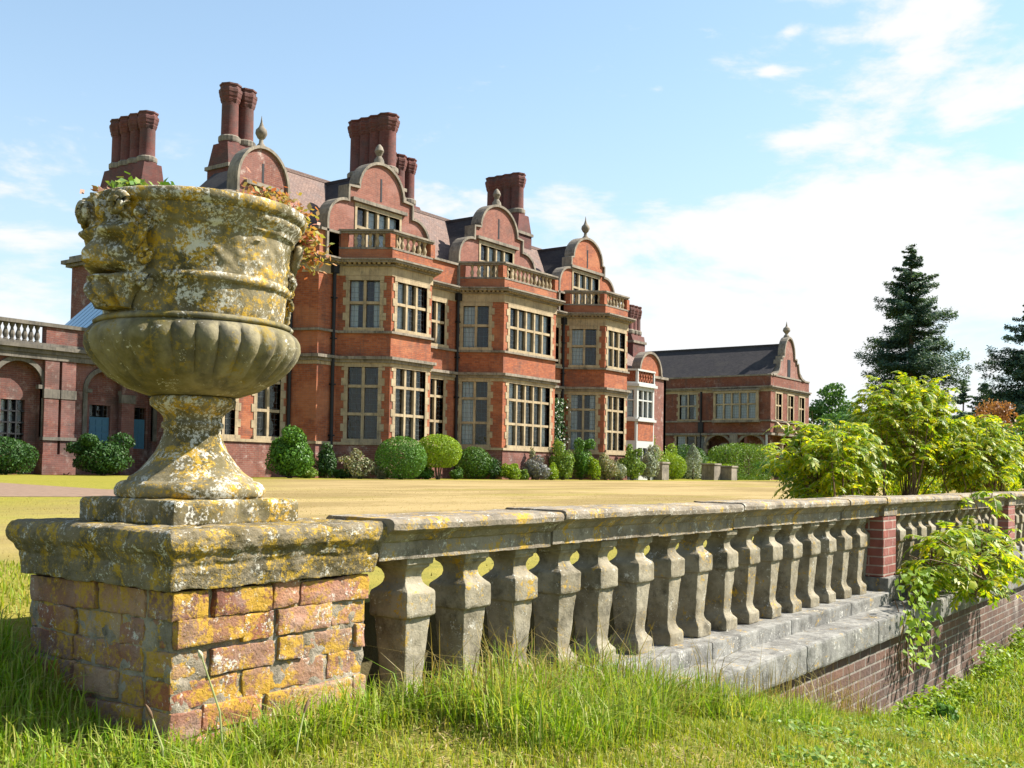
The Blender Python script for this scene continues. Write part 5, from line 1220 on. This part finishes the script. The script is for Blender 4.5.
# ------------------------------------------------------------------ grass
def blades(n, region, zf, h, wd, m, name, keep=None, lean=.6, kind='stuff'):
    x = RNG.uniform(region[0], region[1], n); y = RNG.uniform(region[2], region[3], n)
    if keep is not None:
        k = keep(x, y); x, y = x[k], y[k]
    n = len(x); z = np.array([zf(a, b) for a, b in zip(x, y)])
    clump = np.array([noise.noise(Vector((a*3.1, b*3.1, 5))) for a, b in zip(x, y)])
    hh = (h(x, y) if callable(h) else np.full(n, h))*RNG.uniform(.25, 1.3, n)*(1+.5*clump)
    a = RNG.uniform(0, 6.283, n); l = np.abs(RNG.normal(0, lean, n)); dirx, diry = np.cos(a), np.sin(a)
    b2 = a+RNG.normal(1.57, .5, n); wx, wy = np.cos(b2)*wd*.5, np.sin(b2)*wd*.5
    B = np.stack([x, y, z-.01], 1); W_ = np.stack([wx, wy, np.zeros(n)], 1)
    Mi = B+np.stack([dirx*l*hh*.3, diry*l*hh*.3, hh*.62], 1); T = B+np.stack([dirx*l*hh*1.0, diry*l*hh*1.0, hh*(1-.28*l)], 1)
    V = np.stack([B-W_, B+W_, Mi-W_*.8, Mi+W_*.8, T-W_*.12, T+W_*.12], 1).reshape(-1, 3)
    i = np.arange(n)*6; F = np.concatenate([np.stack([i, i+1, i+3, i+2], 1), np.stack([i+2, i+3, i+5, i+4], 1)])
    o = np_mesh(name, V, F, M[m]); o['kind'] = kind; return o
inpier = lambda x, y: ~((x > 1.64) & (x < 2.40) & (y > 2.2) & (y < 2.95))
front_ok = lambda x, y: inpier(x, y) & ~((x > 2.0) & (y > np.where(x > 3.5, 1.93, 2.13)))
blades(95000, (.9, 5.5, .2, 2.6), gfront, lambda x, y: .055+.02*np.sin(x*5)*np.cos(y*7), .0042, 'grass', 'short_grass', front_ok)
blades(70000, (5.2, 13, -.4, 2.0), gfront, .08, .008, 'grass', 'short_grass', front_ok)
# tall uncut grass in front of the first balusters and along the wall foot
tall = lambda x, y: np.clip(.19-.045*np.abs(x-3.2), .07, .19)
blades(17000, (2.38, 6.4, 1.55, 2.13), gfront, tall, .0045, 'tallgrass', 'tall_grass', lambda x, y: front_ok(x, y) & (y > 1.62+.12*np.sin(x*4)), lean=.8)
blades(1400, (2.4, 6.0, 1.75, 2.13), gfront, .26, .004, 'drygrass', 'seeding_grass', front_ok, lean=.7)
blades(16000, (.9, 12.5, .2, 2.1), gfront, .035, .006, 'straw', 'dead_thatch', front_ok, lean=2.4)
blades(3000, (1.5, 2.5, 2.0, 2.25), gfront, .10, .005, 'tallgrass', 'tall_grass', front_ok, lean=.8)
blades(9000, (.8, 1.66, 1.9, 3.3), ground_z, .10, .005, 'tallgrass', 'tall_grass', inpier, lean=.8)
blades(9000, (6.0, 13.0, 1.2, 1.97), gfront, .13, .008, 'tallgrass', 'tall_grass', front_ok, lean=.8)
blades(50000, (-.5, 2.4, 2.9, 7.5), ground_z, .04, .005, 'grass', 'lawn_grass', inpier)
blades(70000, (2.4, 18, 2.52, 16), ground_z, .016, .006, 'drygrass', 'lawn_grass', lambda x, y: y > 2.55)
def weeds(n, region, keep, m, name, leaf, hmax, thr):
    x = RNG.uniform(region[0], region[1], n); y = RNG.uniform(region[2], region[3], n)
    cl_ = np.array([noise.noise(Vector((a*1.7, b*1.7, 9))) for a, b in zip(x, y)]); k = keep(x, y) & (cl_ > thr); x, y, cl_ = x[k], y[k], cl_[k]
    z = np.array([gfront(a, b) for a, b in zip(x, y)])+RNG.random(len(x))*hmax*(.4+2*np.clip(cl_, 0, .5))
    V, F = leaf_quads(np.stack([x, y, z], 1), np.tile((0, -.3, 1.), (len(x), 1)), leaf, leaf*.6, .6); o = np_mesh(name, V, F, M[m]); o['kind'] = 'stuff'
weeds(26000, (.9, 6.5, .5, 2.1), front_ok, 'lightg', 'ground_weeds', .022, .06, .12)
weeds(16000, (5.5, 13, .3, 1.95), front_ok, 'lightg', 'ground_weeds', .032, .09, .12)
weeds(9000, (6.2, 12.5, 1.72, 1.95), front_ok, 'boxy', 'wall_foot_weeds', .035, .26, -.02)
# a few flowering stalks at the foot of the pier
for i, (x, y, hh, dx, lab, m_, r_) in enumerate(((1.70, 2.06, .27, -.07, 'tall pale seed stalk with a bud before the dark side of the pier', 'budm', .006), (1.56, 2.10, .15, -.035, 'short leaning plantain stalk left of the tall seed stalk', 'stem', .005), (1.82, 1.95, .12, .04, 'short brown plantain stalk at the corner of the pier', 'stem', .0045))):
    z = gfront(x, y); t = thing('seed_stalk', lab, 'plant', (x, y, z)); s = MB(); s.tube([(x, y, z-.02), (x+dx*.3, y, z+hh*.5), (x+dx, y+.01, z+hh)], [.0032, .0026, .0018], 6); s.build('stalk', M['green_stem'], t)
    s = MB(); a = Vector((dx, .01, hh*.5)).normalized(); p = Vector((x+dx, y+.01, z+hh)); L = .02 if i == 0 else .035
    s.tube([p-a*.004, p+a*L*.3, p+a*L*.7, p+a*L], [.002, r_, r_*.8, .001], 8); s.build('flower_head', M[m_], t, smooth=60)
